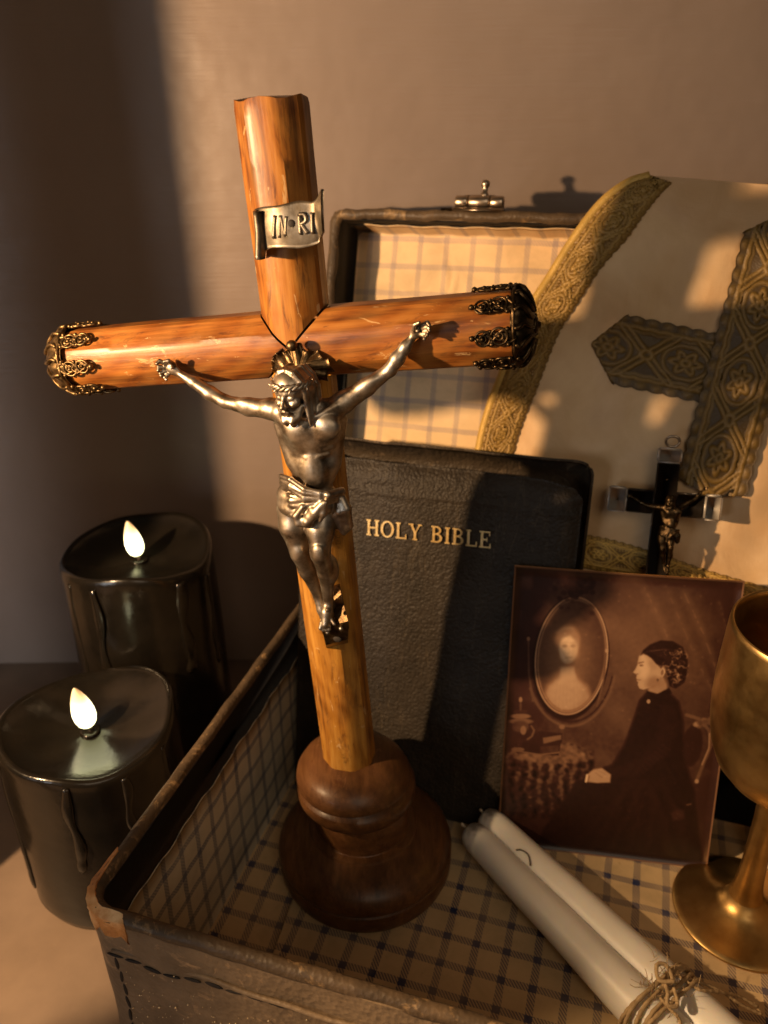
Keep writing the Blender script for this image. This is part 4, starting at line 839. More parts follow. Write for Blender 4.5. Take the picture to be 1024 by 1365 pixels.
#@@PHOTO
# ------------------------------------------------------------------ sepia photograph: flat print, drawn here as a texture
def paint():
    H_, W_ = 620, 430; yy, xx = np.mgrid[0:H_, 0:W_]; s = xx / (W_ - 1); t = yy / (H_ - 1)
    # print-space -> coordinates in the picture as seen (bilinear over its four corners), so shapes can be drawn where they are
    c = np.array([(685, 755), (993, 775), (664, 1125), (942, 1160)], float)
    x = (1 - t) * ((1 - s) * c[0, 0] + s * c[1, 0]) + t * ((1 - s) * c[2, 0] + s * c[3, 0]); y = (1 - t) * ((1 - s) * c[0, 1] + s * c[1, 1]) + t * ((1 - s) * c[2, 1] + s * c[3, 1])
    L = np.full(x.shape, .16)
    rs = np.random.RandomState(7)
    def blur(a, n):
        for _ in range(3):
            k = np.ones(2 * n + 1) / (2 * n + 1); a = np.apply_along_axis(lambda v: np.convolve(np.pad(v, n, 'edge'), k, 'valid'), 0, a); a = np.apply_along_axis(lambda v: np.convolve(np.pad(v, n, 'edge'), k, 'valid'), 1, a)
        return a
    sm = lambda d, w: np.clip(.5 - d / w, 0, 1)
    def ell(cx, cy_, rx, ry, rot=0, w=.12):
        a = (x - cx) * cos(rot) + (y - cy_) * sin(rot); b = -(x - cx) * sin(rot) + (y - cy_) * cos(rot); return sm(np.sqrt((a / rx) ** 2 + (b / ry) ** 2) - 1, w)
    def poly(P, w=2.0):
        P = np.array(P, float); ins = np.zeros(x.shape, bool); dm = np.full(x.shape, 1e9)
        for i in range(len(P)):
            a, b = P[i], P[(i + 1) % len(P)]; cnd = ((a[1] > y) != (b[1] > y)); xi = (b[0] - a[0]) * (y - a[1]) / (b[1] - a[1] + 1e-9) + a[0]; ins ^= cnd & (x < xi)
            ab = b - a; tt = np.clip(((x - a[0]) * ab[0] + (y - a[1]) * ab[1]) / (ab @ ab), 0, 1); dm = np.minimum(dm, np.hypot(x - a[0] - tt * ab[0], y - a[1] - tt * ab[1]))
        return sm(np.where(ins, -dm, dm), w)
    def line(P, wd, soft=1.5):
        P = np.array(P, float); dm = np.full(x.shape, 1e9)
        for a, b in zip(P[:-1], P[1:]):
            ab = b - a; tt = np.clip(((x - a[0]) * ab[0] + (y - a[1]) * ab[1]) / (ab @ ab + 1e-9), 0, 1); dm = np.minimum(dm, np.hypot(x - a[0] - tt * ab[0], y - a[1] - tt * ab[1]))
        return sm(dm - wd, soft)
    def put(mask, v): 
        nonlocal L; L = L * (1 - mask) + v * mask
    nz = blur(rs.rand(H_, W_), 14); nz = (nz - nz.mean()) / nz.std(); nf = blur(rs.rand(H_, W_), 2); nf = (nf - nf.mean()) / nf.std()
    L = .175 + .015 * nz + .09 * np.exp(-(((x - 850) / 90) ** 2 + ((y - 830) / 110) ** 2)) - .07 * sm((x - 705), 60)
    for (P, v) in (([(862, 782), (885, 825), (905, 875)], .06), ([(915, 790), (940, 840), (962, 900)], .07), ([(890, 780), (930, 870), (960, 930)], .04), ([(960, 800), (975, 850)], .05)):
        L += blur(line(P, 3, 8), 3) * v + line(P, .8, 2) * v * .9 * (nf > 0)
    # swing mirror with its ghostly reflection
    def orn(cx, cy_, n, r, v):
        for k in range(n): put(ell(cx + rs.normal(0, r), cy_ + rs.normal(0, r * .6), 3.4, 2.8, 0, .8) * .7, v * (.5 + rs.rand()))
    put(ell(763, 872, 52, 80, .12, .04), .055); put(ell(764, 869, 49.5, 76.5, .12, .03), .56); put(ell(764, 869, 47.5, 74.5, .12, .03), .10); put(ell(764.3, 869, 46.4, 73.2, .12, .03), .48); put(ell(764.5, 869, 45, 72, .12, .04), .17)
    g = ell(764.5, 869, 45, 72, .12, .10); L += g * .13 * np.exp(-(((x - 757) / 30) ** 2 + ((y - 875) / 46) ** 2))
    gh = L.copy()
    def gp(m_, v):
        nonlocal gh
        gh = gh * (1 - m_) + v * m_
    gp(blur(poly([(722, 960), (724, 925), (732, 906), (748, 897), (770, 897), (786, 906), (794, 925), (795, 960)], 6), 2) * .9, .47); gp(blur(ell(757, 915, 22, 26, 0, .5), 2) * .5, .56)
    for k in range(7): gp(line([(745 + k * 4.5, 905), (741 + k * 5.6, 950)], .7, 2.5) * .35, .38)
    gp(poly([(750, 882), (768, 882), (772, 900), (760, 906), (748, 900)], 4), .50); gp(poly([(751, 880), (767, 880), (765, 885), (755, 886)], 4) * .4, .44)
    gp(ell(759, 849, 17, 21, .05, .25), .36); gp(ell(760, 858, 12.5, 18.5, 0, .22), .62); gp(ell(757, 868, 8, 9, 0, .6) * .5, .70); gp(poly([(744, 858), (743, 842), (752, 832), (766, 832), (775, 843), (775, 858), (771, 850), (762, 842), (752, 845)], 3) * .9, .38)
    gp(line([(744, 838), (753, 832), (766, 832)], 1, 4) * .5, .50)
    for ex in (755, 766.5):
        gp(ell(ex, 855, 3.6, 2.0, 0, .7) * .8, .30); gp(line([(ex - 4, 851), (ex + 4, 850.4)], .6, 2) * .6, .36)
    gp(line([(761, 856), (761.8, 863), (759.5, 865)], .6, 2) * .5, .46); gp(line([(757, 870), (765, 869.6)], .7, 2) * .8, .36); gp(ell(770, 862, 5, 15, 0, .7) * .5, .44); gp(ell(761, 874, 4, 1.5, 0, .9) * .4, .48)
    L = L * (1 - g) + blur(gh, 1) * g; L += g * .07 * blur(np.exp(-(((x - 758) / 40) ** 2 + ((y - 860) / 55) ** 2)), 3)
    orn(768, 783, 46, 12, .11); orn(768, 772, 18, 5, .14); orn(772, 795, 20, 14, .16)
    arc = [(764 + 61 * cos(a) - 8 * sin(a) * .12, 872 + 88 * sin(a)) for a in np.linspace(.25, pi - .45, 40)]; put(line(arc, 1.7, 2) * .8, .27); arc2 = [(764 + 58 * cos(a), 870 + 84 * sin(a)) for a in np.linspace(.3, pi - .5, 30)]; put(line(arc2, 1.0, 2) * .6, .08)
    put(line([(705, 848), (706, 890), (712, 925)], 1.2), .24); put(ell(705, 846, 2.2, 2.6, 0, .5), .40); put(line([(811, 862), (808, 900), (800, 930)], 1.2), .26); put(ell(812, 861, 2.2, 2.6, 0, .5), .50)
    put(line([(752, 960), (752, 985)], 2.2), .20); put(ell(752, 961, 4, 3, 0, .5), .33)
    # table with fringed cloth, urn, books
    tb = poly([(672, 1000), (690, 988), (760, 982), (795, 995), (796, 1012), (786, 1040), (775, 1075), (735, 1088), (664, 1090), (667, 1040)], 5)
    tex = .18 + .05 * nf + .07 * np.sin(x * .42 + .8 * np.sin(y * .11)) * sm(1005 - y, 20); put(tb, tex * (1 - .5 * sm(1040 - y, 80)) * (1.05 - .25 * ((x - 730) / 60) ** 2)); put(ell(735, 997, 60, 14, .05, .2) * tb, .27 + .03 * nf)
    put(poly([(688, 986), (722, 975), (750, 984), (748, 1000), (722, 999), (690, 996)], 2), .10); put(poly([(706, 975), (722, 967), (752, 970), (752, 982), (724, 990)], 2), .12); put(poly([(726, 976), (751, 972), (751, 978), (727, 984)], 2), .30); put(poly([(722, 988), (748, 985), (748, 995), (722, 998)], 2), .17); put(line([(690, 994), (722, 999), (748, 996)], 1), .30)
    for (cx, cy_, rx, ry, v) in ((695, 969, 15, 13, .13), (695, 947, 14, 3.5, .34), (695, 941, 10, 3, .18), (695, 954, 17, 4, .30), (695, 961, 12, 8, .22), (695, 925, 2.4, 3.4, .45), (695, 934, 1.6, 6, .24), (694, 982, 4, 7, .15), (692, 992, 9, 3, .28), (699, 966, 4, 6, .36)): put(ell(cx, cy_, rx, ry, 0, .35), v)
    put(line([(710, 960), (714, 966), (711, 974), (705, 978)], 1.1), .28)
    # chair back, seated woman in a dark dress, face in profile
    put(ell(927, 985, 17, 33, .15, .12), .20); put(ell(925, 986, 13, 28, .15, .2), .12); put(line([(918, 945), (934, 950), (947, 965), (950, 985), (940, 1010), (930, 1036)], 2.2), .30); put(line([(948, 970), (947, 990), (938, 1012)], 1.0), .55); put(ell(931, 1035, 2.6, 3, 0, .5), .55); orn(940, 955, 14, 6, .36)
    put(poly([(866, 914), (895, 915), (908, 928), (914, 956), (914, 1000), (928, 1050), (938, 1150), (700, 1150), (735, 1090), (770, 1040), (790, 1024), (820, 1012), (836, 985), (850, 945), (856, 926)], 5), .058)
    put(poly([(888, 930), (903, 938), (907, 965), (890, 1003), (850, 1028), (820, 1030), (816, 1020), (850, 1005), (878, 975)], 9) * .6, .098)
    for k in range(9): L += line([(884 - k * 4, 985 + k * 4.6), (896 - k * 5, 992 + k * 4.6)], .8, 3) * .035
    for k in range(7): L += blur(line([(850 + k * 6 - 18 * (k % 2), 1035), (800 + k * 18, 1090), (760 + k * 26, 1140)], 1.5, 8), 3) * .035
    put(poly([(870, 900), (884, 888), (892, 904), (893, 913), (878, 918), (867, 914)], 3), .46)
    put(poly([(847.3, 889), (850.5, 884.5), (853.2, 879), (853.6, 874), (855.5, 868), (860, 863), (868, 866), (877, 877), (884, 884), (883, 896), (877, 904), (869, 909), (861, 911.5), (856, 910), (853.6, 905), (854.2, 901.5), (852.2, 900), (852.4, 897.5), (851.4, 896), (852.6, 892.6), (851, 891)], 1.5), .56)
    put(ell(861, 886, 7, 10, .2, .9) * .5, .70); put(ell(860, 870, 5, 5, .2, .9) * .4, .68); put(ell(873, 902, 9, 6, -.5, .9) * .55, .36); put(ell(873, 880, 6, 6, 0, .9) * .35, .44); put(ell(856, 889, 2, 4, .3, .9) * .3, .44)
    put(ell(886, 889, 3.6, 6.2, .2, .4), .56); put(ell(886, 889, 1.8, 3.6, .2, .5), .36); put(ell(880, 899, 1.6, 2, 0, .5), .2)
    put(line([(855, 877), (861, 875.5)], .9), .25); put(ell(858.5, 880, 2.6, 1.4, 0, .6), .16); put(line([(852.2, 898.6), (857, 898.8)], .5), .30); put(ell(862, 884, 7, 11, .2, .9) * .45, .70); put(ell(874, 902, 9, 8, 0, .9) * .45, .40); put(ell(872, 878, 6, 5, 0, .9) * .3, .46); put(ell(853, 891, 1.4, .8, 0, .8), .35)
    put(poly([(857, 867), (861, 860), (870, 853), (884, 848), (900, 849), (913, 857), (919, 872), (920, 888), (915, 902), (904, 910), (896, 907), (893, 896), (890, 882), (884, 880), (878, 878), (872, 871), (866, 867), (861, 865)], 2.5), .065)
    for k in range(60):
        a = rs.rand() * 6.28; r = rs.rand() ** .5; hx, hy = 903 + 14 * r * cos(a), 880 + 26 * r * sin(a); th = rs.rand() * 6.28
        P = [(hx + 4 * cos(th + q) , hy + 3.2 * sin(th + q)) for q in np.linspace(0, 2.6, 7)]; L += line(P, .6, 1.6) * (.05 + .17 * rs.rand())
    for k in range(8): L += line([(861 + k * 4, 864 - k * .8), (870 + k * 4, 860), (880 + k * 3.4, 868 + k)], .5, 1.6) * .07
    put(poly([(866, 913), (880, 917), (895, 909), (899, 916), (882, 925), (866, 921)], 2), .05); put(ell(868, 927, 2.4, 2.8, 0, .4), .50)
    put(poly([(784, 1036), (786, 1026), (795, 1019), (806, 1017), (818, 1026), (817, 1037), (800, 1038)], 2.5), .50); put(line([(786, 1027), (784.5, 1036)], 1.2), .75); put(line([(798, 1024), (806, 1030)], .7), .42); put(line([(800, 1020), (811, 1026)], .7), .45); put(line([(789, 1028), (787.5, 1036)], .7), .35)
    put(poly([(896, 1080), (905, 1074), (914, 1076), (915, 1088), (900, 1090)], 4) * .7, .20); put(line([(918, 1068), (923, 1067)], 1), .25)
    L += .006 * nf; dots = (rs.rand(H_, W_) > .9996).astype(float); L += blur(dots, 1) * .8
    L *= 1 - .38 * np.clip((np.abs(t - .5) * 2) ** 6 + (np.abs(s - .5) * 2) ** 6, 0, 1)
    L = np.clip(L, .02, 1)
    edge = np.minimum(np.minimum(s, 1 - s) * W_, np.minimum(t, 1 - t) * H_); L = np.where(edge < 2.5, .30, L)
    col = np.stack([np.interp(L, [0, .15, .4, .75, 1], q) for q in ([.008, .050, .29, .78, .95], [.004, .0185, .150, .53, .75], [.003, .0135, .080, .32, .5])], -1)
    rgba = np.ones((H_, W_, 4), np.float32); rgba[..., :3] = col[::-1]
    im = bpy.data.images.new('sepia_print', W_, H_, float_buffer=True); im.colorspace_settings.name = 'Linear Rec.709'; im.pixels.foreach_set(rgba.ravel()); im.update(); im.pack()
    return im
def photo():
    ps, ln, W_, H_ = -.16878546 + 0, .22869712, 7.53924467, 10.95665114
    b = np.array([cos(ps), sin(ps), 0]); k = np.array([-sin(ps), cos(ps), 0]); a = cos(ln) * ZH + sin(ln) * k; n = np.cross(b, a); P = G(5.93738705, 6.16419179, .07)
    t = NT('sepia_photograph'); im = paint(); tx = t.n('ShaderNodeTexImage'); tx.image = im; tx.extension = 'EXTEND'; t.l(t.co, tx.inputs[0])
    t.set('Base Color', tx.outputs[0]); t.set('Roughness', .34); t.set('Specular IOR Level', .45); t.bump(t.noise(60, 2), .03, .0004)
    nu, na = 24, 30; A = np.zeros((nu, na, 3)); C = np.zeros((nu, na, 3))
    for i in range(nu):
        for j in range(na):
            s, q = i / (nu - 1), j / (na - 1); A[i, j] = P + b * W_ * s + a * H_ * q + n * (.06 * sin(pi * s) * q); C[i, j] = (s, q, 0)
    V, Fc = solid_grid(A, .06); MAT['photo'] = t.m; N_ = nu * na
    nfr = (nu - 1) * (na - 1); fm = [0] * nfr + [1] * (len(Fc) - nfr)
    o = mk('photograph', V, Fc, 'photo', None, gc=np.vstack([C.reshape(-1, 3)] * 2), mats=['tan'], fm=fm)
    props(o, 'sepia photograph of a seated woman facing an oval mirror, leaning against the bible', 'photograph')
photo()
#@@GOBLET
# ------------------------------------------------------------------ brass goblet, white candles, twine
gx, gy = 12.05, 18.75
gb = empty('goblet', (gx, gy, -CAMH + .06), 'dull brass goblet with a round foot at the right edge of the suitcase', 'goblet')
gp = [(.05, 0), (2.18, 0), (2.26, .03), (2.28, .08), (2.24, .13), (2.05, .19), (1.7, .27), (1.3, .37), (.95, .50), (.72, .66), (.56, .90), (.47, 1.25), (.42, 1.7), (.39, 2.4), (.37, 3.4), (.36, 4.4), (.38, 5.0), (.44, 5.35), (.52, 5.55)]
foot = mk('foot', *(lambda r: (r[0], r[1]))(lathe(gp[:11], (gx, gy, -CAMH + .06), ZH, 96)), 'brass', gb, gc=lathe(gp[:11], (0, 0, 0), ZH, 96)[0])
mk('stem', *lathe(gp[10:], (gx, gy, -CAMH + .06), ZH, 48, caps=False)[:2], 'brass', gb, gc=lathe(gp[10:], (0, 0, 0), ZH, 48, caps=False)[0])
bw = [(.05, 5.5), (.45, 5.52), (.95, 5.72), (1.45, 6.1), (1.88, 6.65), (2.12, 7.3), (2.26, 8.05), (2.32, 8.8), (2.325, 9.5), (2.31, 10.2), (2.28, 10.9), (2.26, 11.45), (2.235, 11.62), (2.19, 11.66), (2.14, 11.62), (2.15, 11.4), (2.19, 10.8), (2.21, 10.1), (2.22, 9.4), (2.21, 8.8), (2.15, 8.05), (1.99, 7.35), (1.74, 6.75), (1.3, 6.25), (.7, 5.95), (.05, 5.88)]
mk('bowl', *lathe(bw, (gx, gy, -CAMH + .06), ZH, 128)[:2], 'brass', gb, gc=lathe(bw, (0, 0, 0), ZH, 128)[0])
# taper candles
def on(px, py, z): return hit(px, py, np.array([0, 0, -CAMH + z]), ZH)
def taper(P0, P1, r0, r1, label, wick):
    d = norm(P1 - P0); L = np.linalg.norm(P1 - P0) * 1.35; base = P0 + d * L * .5; base = np.array([base[0], base[1], -CAMH + .06])
    root = empty('taper_candle', base, label, 'candle', 'white taper candles tied together')
    ns = 40; V = []; C = []; n = 32; x, y, _ = frame(d)
    prof = [(0.02, 0.0), (.45, .02), (.75, .10), (.93, .28), (1.0, .55)] + [(1, s) for s in np.linspace(1, L, 30)]
    for (f, s) in prof:
        r = L_(r0, r1, min(1, s / L)) * f
        for k in range(n):
            a = 2 * pi * k / n; rr = r * (1 + .015 * sin(a * 2 + s * .7) + .012 * sin(s * 1.6 + a)); V.append(P0 + d * s + x * rr * cos(a) + y * rr * sin(a)); C.append((rr * cos(a), rr * sin(a), s))
    Fc = grid_faces(len(prof), n, True) + [list(range(n))[::-1], [(len(prof) - 1) * n + k for k in range(n)]]
    mk('wax_body', V, Fc, 'ivory', root, gc=C)
    if wick: mk('wick', *tube(spline(wick, 14), .05, 7)[:2], 'pale_wick', root)
    return d
T0, T1 = on(624, 1106, .95), on(862, 1352, .74); T2, T3 = on(645, 1087, .95), on(901, 1329, .74)
taper(T0, T1, .52, .80, 'white taper candle with a sooty wick end, nearer the wooden base', [T0, T0 + np.array([-.12, .02, .12]), T0 + np.array([-.24, .02, .30])])
taper(T2, T3, .51, .80, 'white taper candle tied alongside, nearer the photograph', [T2, T2 + np.array([-.05, .03, .14]), T2 + np.array([-.14, .05, .26])])
mk('burnt_thread', *tube(spline([on(688, 1133, 1.38), on(695, 1133, 1.44), on(703, 1138, 1.44), on(706, 1145, 1.40), on(707, 1154, 1.34)], 20), .026, 6)[:2], 'wick', None)
props(bpy.data.objects['burnt_thread'], 'curled burnt wick thread lying on the white candles', 'thread')
def twine():
    root = empty('twine', on(885, 1325, .1), 'jute twine knotted around the two white candles', 'twine')
    cA, cB = T0 + (T1 - T0) * 1.0, T2 + (T3 - T2) * 1.0; d = norm(T1 - T0 + T3 - T2)
    cen = (cA + cB) / 2; ax = norm((cB - cA) - d * np.dot(cB - cA, d)); ay = np.cross(d, ax); ay = ay if ay[2] > 0 else -ay; hw = np.linalg.norm(cB - cA) / 2
    k_ = hit(880, 1322, np.array([0, 0, -CAMH + 1.45]), ZH); cen = cen + d * (np.dot(k_ - cen, d) - .0)
    for q in range(6):
        P = []
        for t in np.linspace(0, 2 * pi, 60):
            c, s = cos(t), sin(t); r = .80 + .03 * (q % 3); px = hw * (1 if c > 0 else -1) * min(1, abs(c) * 3) + r * c; py = r * s
            P.append(cen + ax * px + ay * py + d * ((q - 2.5) * .13 + .12 * sin(t + q * 1.3)))
        rr = .062 + .010 * np.sin(np.arange(60) * 2.2); mk('twine_loop', *tube(np.array(P), rr, 7)[:2], 'twine', root)
    top = cen + ay * .95
    for (P, nm) in (([(-.1, 0, 0), (.2, .15, .1), (.35, .25, -.25), (.1, .3, -.4), (-.15, .2, -.1), (.15, .25, .2)], 'knot'), ([(0, .1, 0), (-.3, .25, .3), (-.55, .2, .5), (-.3, .15, .65), (.0, .2, .3)], 'knot')):
        mk(nm, *tube(spline([top + ax * a + ay * b + d * c for a, b, c in P], 40), .062, 7)[:2], 'twine', root)
    for P in ([(910, 1304, 1.5), (935, 1310, 1.3), (962, 1322, 1.0), (990, 1340, .6), (1015, 1352, .25)], [(905, 1300, 1.5), (930, 1318, 1.5), (955, 1322, 1.2), (985, 1328, .7), (1010, 1342, .3)], [(880, 1330, 1.6), (893, 1345, 1.6), (905, 1358, 1.5), (908, 1372, 1.4)]):
        mk('twine_end', *tube(spline([on(*p) for p in P], 40), .05 + .012 * np.sin(np.arange(40) * 2.0), 6)[:2], 'twine', root)
    mb = MB()
    for k in range(110):
        t = rng.rand() * pi; p = cen + ax * (hw * 1.4 * cos(t)) + ay * (.85 * sin(t) + .05) + d * rng.normal(0, .3); e = p + rng.normal(0, .22, 3) + ay * .12
        mb.add(*tube(spline([p, (p + e) / 2 + rng.normal(0, .06, 3), e], 5), .010, 4)[:2])
    mb.mk('fibre', 'twine', root, kind='stuff')
twine()
#@@STOLE
# ------------------------------------------------------------------ embroidered stole over the lid
def on_lid(px, py, w_): return hit(px, py, lp(0, 0, w_), LN)
def stole_w(px, py):
    base = .40 + .25 * math.exp(-((py - 330) / 120) ** 2) + .06 * sin(px * .02 + py * .013) + .05 * sin(px * .045 - py * .01) + .045 * sin(px * .075 + py * .03 + 1.5 * sin(py * .02)) + .03 * sin(px * .02 - py * .11 + sin(px * .05)) + .10 * math.exp(-((px - 760 + (py - 300) * .55) / 60) ** 2)
    return base
stole = empty('stole', lp(10, 0, .5), 'cream silk vestment with gold lace edging and a gold cross, draped over the suitcase lid', 'vestment')
outer = np.array([(868, 236), (838, 246), (803, 273), (767, 320), (737, 368), (713, 405), (692, 440), (672, 500), (655, 545), (643, 590), (634, 650), (630, 715), (650, 770)], float)
inner = np.array([(893, 244), (879, 258), (857, 286), (834, 318), (800, 357), (770, 402), (746, 440), (729, 480), (714, 520), (697, 560), (686, 595), (680, 640), (690, 690), (720, 716)], float)
def stole_pt(px, py, extra=0.0):
    p = on_lid(px, py, stole_w(px, py) + extra); q = (p - OH); a = q @ LA
    return p
def lerp_curve(C, n):
    C = np.asarray(C, float); return spline(np.c_[C, np.zeros(len(C))], n)[:, :2]
def cloth():
    ns, nt = 110, 120; Lc = lerp_curve(outer, ns); A = np.zeros((ns, nt, 3)); C = np.zeros((ns, nt, 3))
    for i in range(ns):
        l = Lc[i] + np.array([2.5, 1.5]); r = np.array([1240, L_(252, 850, i / (ns - 1))])
        for j in range(nt):
            f = (j / (nt - 1)) ** 1.15; p = L_(l, r, f); sag = 2.5 * sin(p[0] * .02) + (0 if i else 0)
            A[i, j] = stole_pt(p[0], p[1] + (sag if i < 6 else 0)); C[i, j] = ((A[i, j] - OH) @ UH, (A[i, j] - OH) @ LA, 0)
    V, Fc = solid_grid(A[::-1], .05); V2 = np.vstack([C[::-1].reshape(-1, 3)] * 2); mk('silk_panel', V, Fc, 'silk', stole, gc=V2)
    # the part that turns over the lid's top edge and hangs behind it
    top = A[0]; B = np.zeros((10, nt, 3))
    for i in range(10):
        t = i / 9 * pi * .75
        for j in range(nt):
            h0 = (top[j] - OH) @ LA; n0 = (top[j] - OH) @ LN; rr = .55; B[i, j] = top[j] + LN * (-rr * (1 - cos(t)) * 1.6 - .3 * i / 9) + LA * (rr * .25 * sin(t) - .7 * (i / 9) ** 2)
    V, Fc = solid_grid(B, -.05); mk('silk_fold', V, Fc, 'silk', stole, gc=V)
cloth()
def lace(u, v, kind):
    """thread height 0..1 of an openwork band: u along (period 1), v across -1..1"""
    f = u - np.floor(u); d = lambda a, b: np.hypot((f - a) * 1.6, v - b)
    T = np.zeros_like(u)
    g = lambda x_, w_: np.exp(-(x_ / w_) ** 2)
    T = np.maximum(T, g(np.abs(v) - .70, .055)); T = np.maximum(T, .75 * g(np.abs(v) - .60, .03))
    ss = np.minimum(f, 1 - f) * 1.6
    for sg in (.10, -.10): T = np.maximum(T, g((np.abs(v) * .95 - ss * 1.15) + sg, .045) * (np.abs(v) < .7))
    T = np.maximum(T, g(np.hypot(ss, v) - .12, .06)); r = d(.5, 0); an = np.arctan2(v, (f - .5) * 1.6)
    T = np.maximum(T, g(r - (.24 + .07 * np.cos(6 * an)), .055)); T = np.maximum(T, g(r - .09, .05)); T = np.maximum(T, .8 * g(r - .47, .04) * (np.abs(v) < .62))
    T = np.maximum(T, .75 * (.5 + .5 * np.cos(u * 2 * pi * 5)) * g(np.abs(v) - .86, .09))
    if kind == 'lace': T = np.maximum(T, .45 * (.5 + .5 * np.cos(u * 2 * pi * 14)) * (np.abs(np.sin(v * 9)) > .5))
    return np.clip(T, 0, 1)
def band(name, c_out, c_in, n, m, reps, extra, mat, kind, scal=.06, point=False):
    Co, Ci = lerp_curve(c_out, n), lerp_curve(c_in, n); A = np.zeros((n, m, 3)); Tm = np.zeros((n, m)); C = np.zeros((n, m, 3))
    uu = np.linspace(0, reps, n)
    for j in range(m):
        v = np.full(n, 2 * j / (m - 1) - 1); Tm[:, j] = lace(uu, v, kind)
    for i in range(n):
        sc = 1 + scal * (abs(sin(uu[i] * pi * 5)) - .6)
        for j in range(m):
            v = 2 * j / (m - 1) - 1; s = .5 + .5 * v * (sc if (v > 0 or kind != 'lace') else 1); p = L_(Co[i], Ci[i], s)
            A[i, j] = stole_pt(p[0], p[1], extra + .085 * Tm[i, j] + (.10 * (1 - v * v) if kind == 'lace' else .02)); C[i, j] = (uu[i] * 2, v, 0)
    V, Fc = solid_grid(A, .06)
    return mk(name, V, Fc, mat, stole, gc=np.vstack([C.reshape(-1, 3)] * 2), thread=np.r_[Tm.ravel(), Tm.ravel() * .3])
band('lace_edging', outer[::-1], inner[::-1], 560, 44, 9.3, .07, 'gold_lace', 'lace', .10)
P0e = np.array([outer[i] for i in range(len(outer))]); 
mk('edge_roll', *tube(np.array([stole_pt(p[0] - 2, p[1] - 1, .04) for p in lerp_curve(outer, 80)]), .17, 10)[:2], 'gold_lace', stole, thread=np.full(80 * 10, .62))
band('lace_edging', [(640, 742), (720, 746), (800, 762), (880, 776), (960, 800), (1060, 830), (1200, 880)], [(690, 700), (735, 708), (800, 716), (870, 735), (950, 762), (1060, 794), (1200, 840)], 420, 40, 7.6, .07, 'gold_lace', 'lace', .10)
# the gold cross: one arm across, one down, with pointed ends
def cross_arm(name, a, b, hw, reps, extra, pts=(True, False)):
    a = np.array(a, float); b = np.array(b, float); d = norm(b - a); nrm = np.array([-d[1], d[0]]); L = np.linalg.norm(b - a); n, m = int(L * 1.15), 60
    A = np.zeros((n, m, 3)); Tm = np.zeros((n, m)); C = np.zeros((n, m, 3)); uu = np.linspace(0, reps, n)
    for j in range(m): Tm[:, j] = lace(uu + .3, np.full(n, 2 * j / (m - 1) - 1), 'brocade')
    for i in range(n):
        for j in range(m):
            v = 2 * j / (m - 1) - 1; s = i / (n - 1) * L; sc = hw * (1 + .05 * (abs(sin(uu[i] * pi * 5)) - .5))
            if pts[0]: s = max(s, abs(v) * hw * .85)
            if pts[1]: s = min(s, L - abs(v) * hw * .3)
            p = a + d * s + nrm * v * sc; A[i, j] = stole_pt(p[0], p[1], extra + .06 * Tm[i, j]); C[i, j] = (uu[i] * 2, v, 0)
    V, Fc = solid_grid(A, .05)
    mk(name, V, Fc, 'gold_brocade', stole, gc=np.vstack([C.reshape(-1, 3)] * 2), thread=np.r_[Tm.ravel(), Tm.ravel() * .3])
cross_arm('gold_cross_arm', (789, 458), (1215, 548), 47, 4.1, .07)
cross_arm('gold_cross_arm', (1046, 285), (945, 662), 46, 3.7, .24, (True, True))
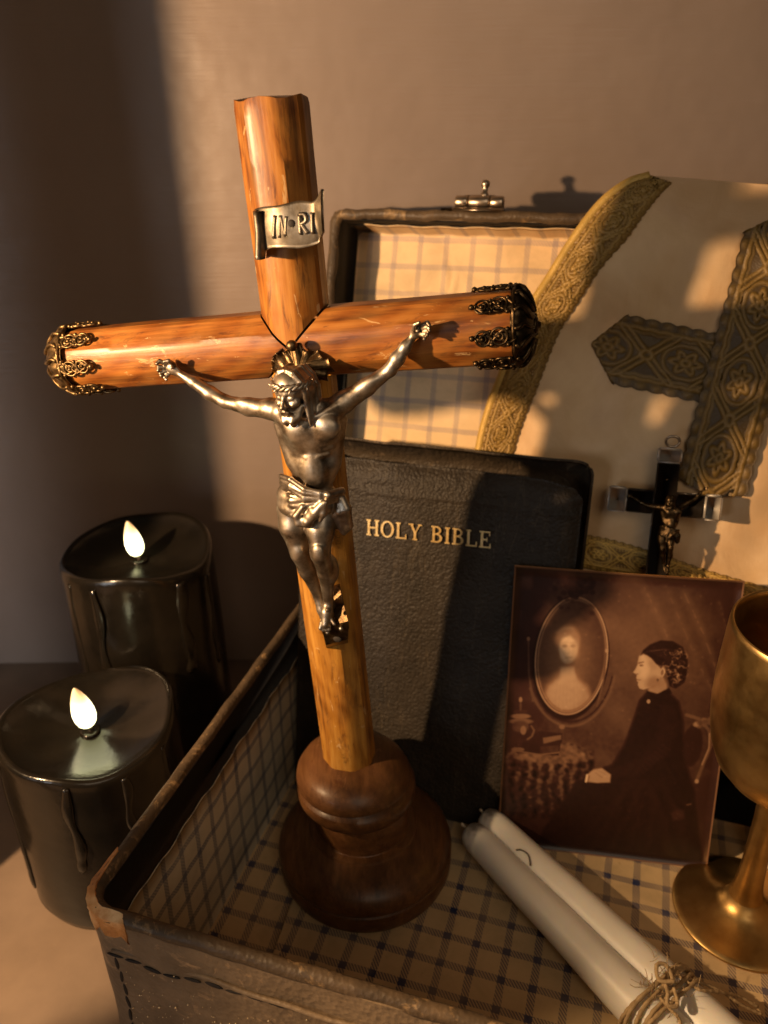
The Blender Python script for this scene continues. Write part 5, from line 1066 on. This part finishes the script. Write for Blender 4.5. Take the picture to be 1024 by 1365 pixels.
#@@SMALL
# ------------------------------------------------------------------ small ebony crucifix and the card by the goblet
def small_cross():
    w0 = 1.25; q = lambda x_, y_, dw=0.: on_lid(x_, y_, w0 + dw)
    c = q(886, 666); e2 = norm(q(893, 620) - q(877, 760)); e1 = norm(q(955, 678) - q(822, 660)); e1 = norm(e1 - e2 * np.dot(e1, e2)); e3 = np.cross(e1, e2)
    loc = lambda p: np.array([(p - c) @ e1, (p - c) @ e2])
    L, R_, T_, B_ = loc(q(811, 661)), loc(q(961, 680)), loc(q(890, 599)), loc(q(868, 800)); D = .24; hw = .40
    root = empty('small_crucifix', c + e2 * B_[1], 'small black wooden crucifix with silver ends, standing before the draped vestment', 'crucifix')
    def bb(name, x0, x1, y0, y1, z0, z1, mat, bev=.04): return mk(name, *box(c, e1, e2, e3, (x0, y0, z0), (x1, y1, z1), bev)[:2], mat, root)
    ym = (L[1] + R_[1]) / 2; capw = .62; hs = .36
    bb('upright', -hs, hs, B_[1], T_[1] - .45, -D, D, 'ebony'); bb('crossbar', L[0] + capw, -hs - .003, ym - hw, ym + hw, -D + .01, D - .01, 'ebony'); bb('crossbar', hs + .003, R_[0] - capw * .9, ym - hw, ym + hw, -D + .01, D - .01, 'ebony')
    bb('silver_end', L[0], L[0] + capw - .004, ym - hw - .03, ym + hw + .03, -D - .03, D + .03, 'pale_silver', .06); bb('silver_end', R_[0] - capw * .9 + .004, R_[0], ym - hw - .03, ym + hw + .03, -D - .03, D + .03, 'pale_silver', .06); bb('silver_end', -hs - .03, hs + .03, T_[1] - .446, T_[1] + .05, -D - .03, D + .03, 'pale_silver', .06)
    rc = c + e2 * (T_[1] + .28) + e1 * .05
    mk('hanging_ring', *tube(np.array([rc + e1 * .22 * cos(t) + e2 * .18 * sin(t) + e3 * .08 * sin(t) for t in np.linspace(0, 2 * pi, 28)]), .05, 8)[:2], 'steel', root)
    mk('nail', *ball(c + e2 * (T_[1] - 1.0) + e3 * D, (.07, .07, .05), 8, 6), 'dark_bronze', root)
    sc = .345
    def place(Vv): return c + (Vv[:, :1] * sc) * e1 + ((Vv[:, 1:2] + .75) * sc) * e2 + ((Vv[:, 2:] - .85) * sc + D) * e3
    f = mk('figure', place(V), Fc, 'dark_bronze', root, gc=V); mk('loincloth', place(V2), F2, 'dark_bronze', f, gc=V2)
V, Fc = surface_nets(fl.F[::3, ::3, ::3], fl.lo, fl.h * 3); V2, F2 = surface_nets(fc.F[::3, ::3, ::3], fc.lo, fc.h * 3)
small_cross()
pc = np.array([13.0, 20.6, -CAMH + .08]); cx_ = norm((1, -.25, 0)); cyv = norm((.05, .18, 1)); cz_ = np.cross(cx_, cyv)
o = mk('paper_card', *box(pc, cx_, cyv, cz_, (0, 0, -.04), (2.0, 2.6, .04), .015)[:2], 'card', None, smooth=False)
props(o, 'pale card standing behind the goblet stem at the right edge', 'card')
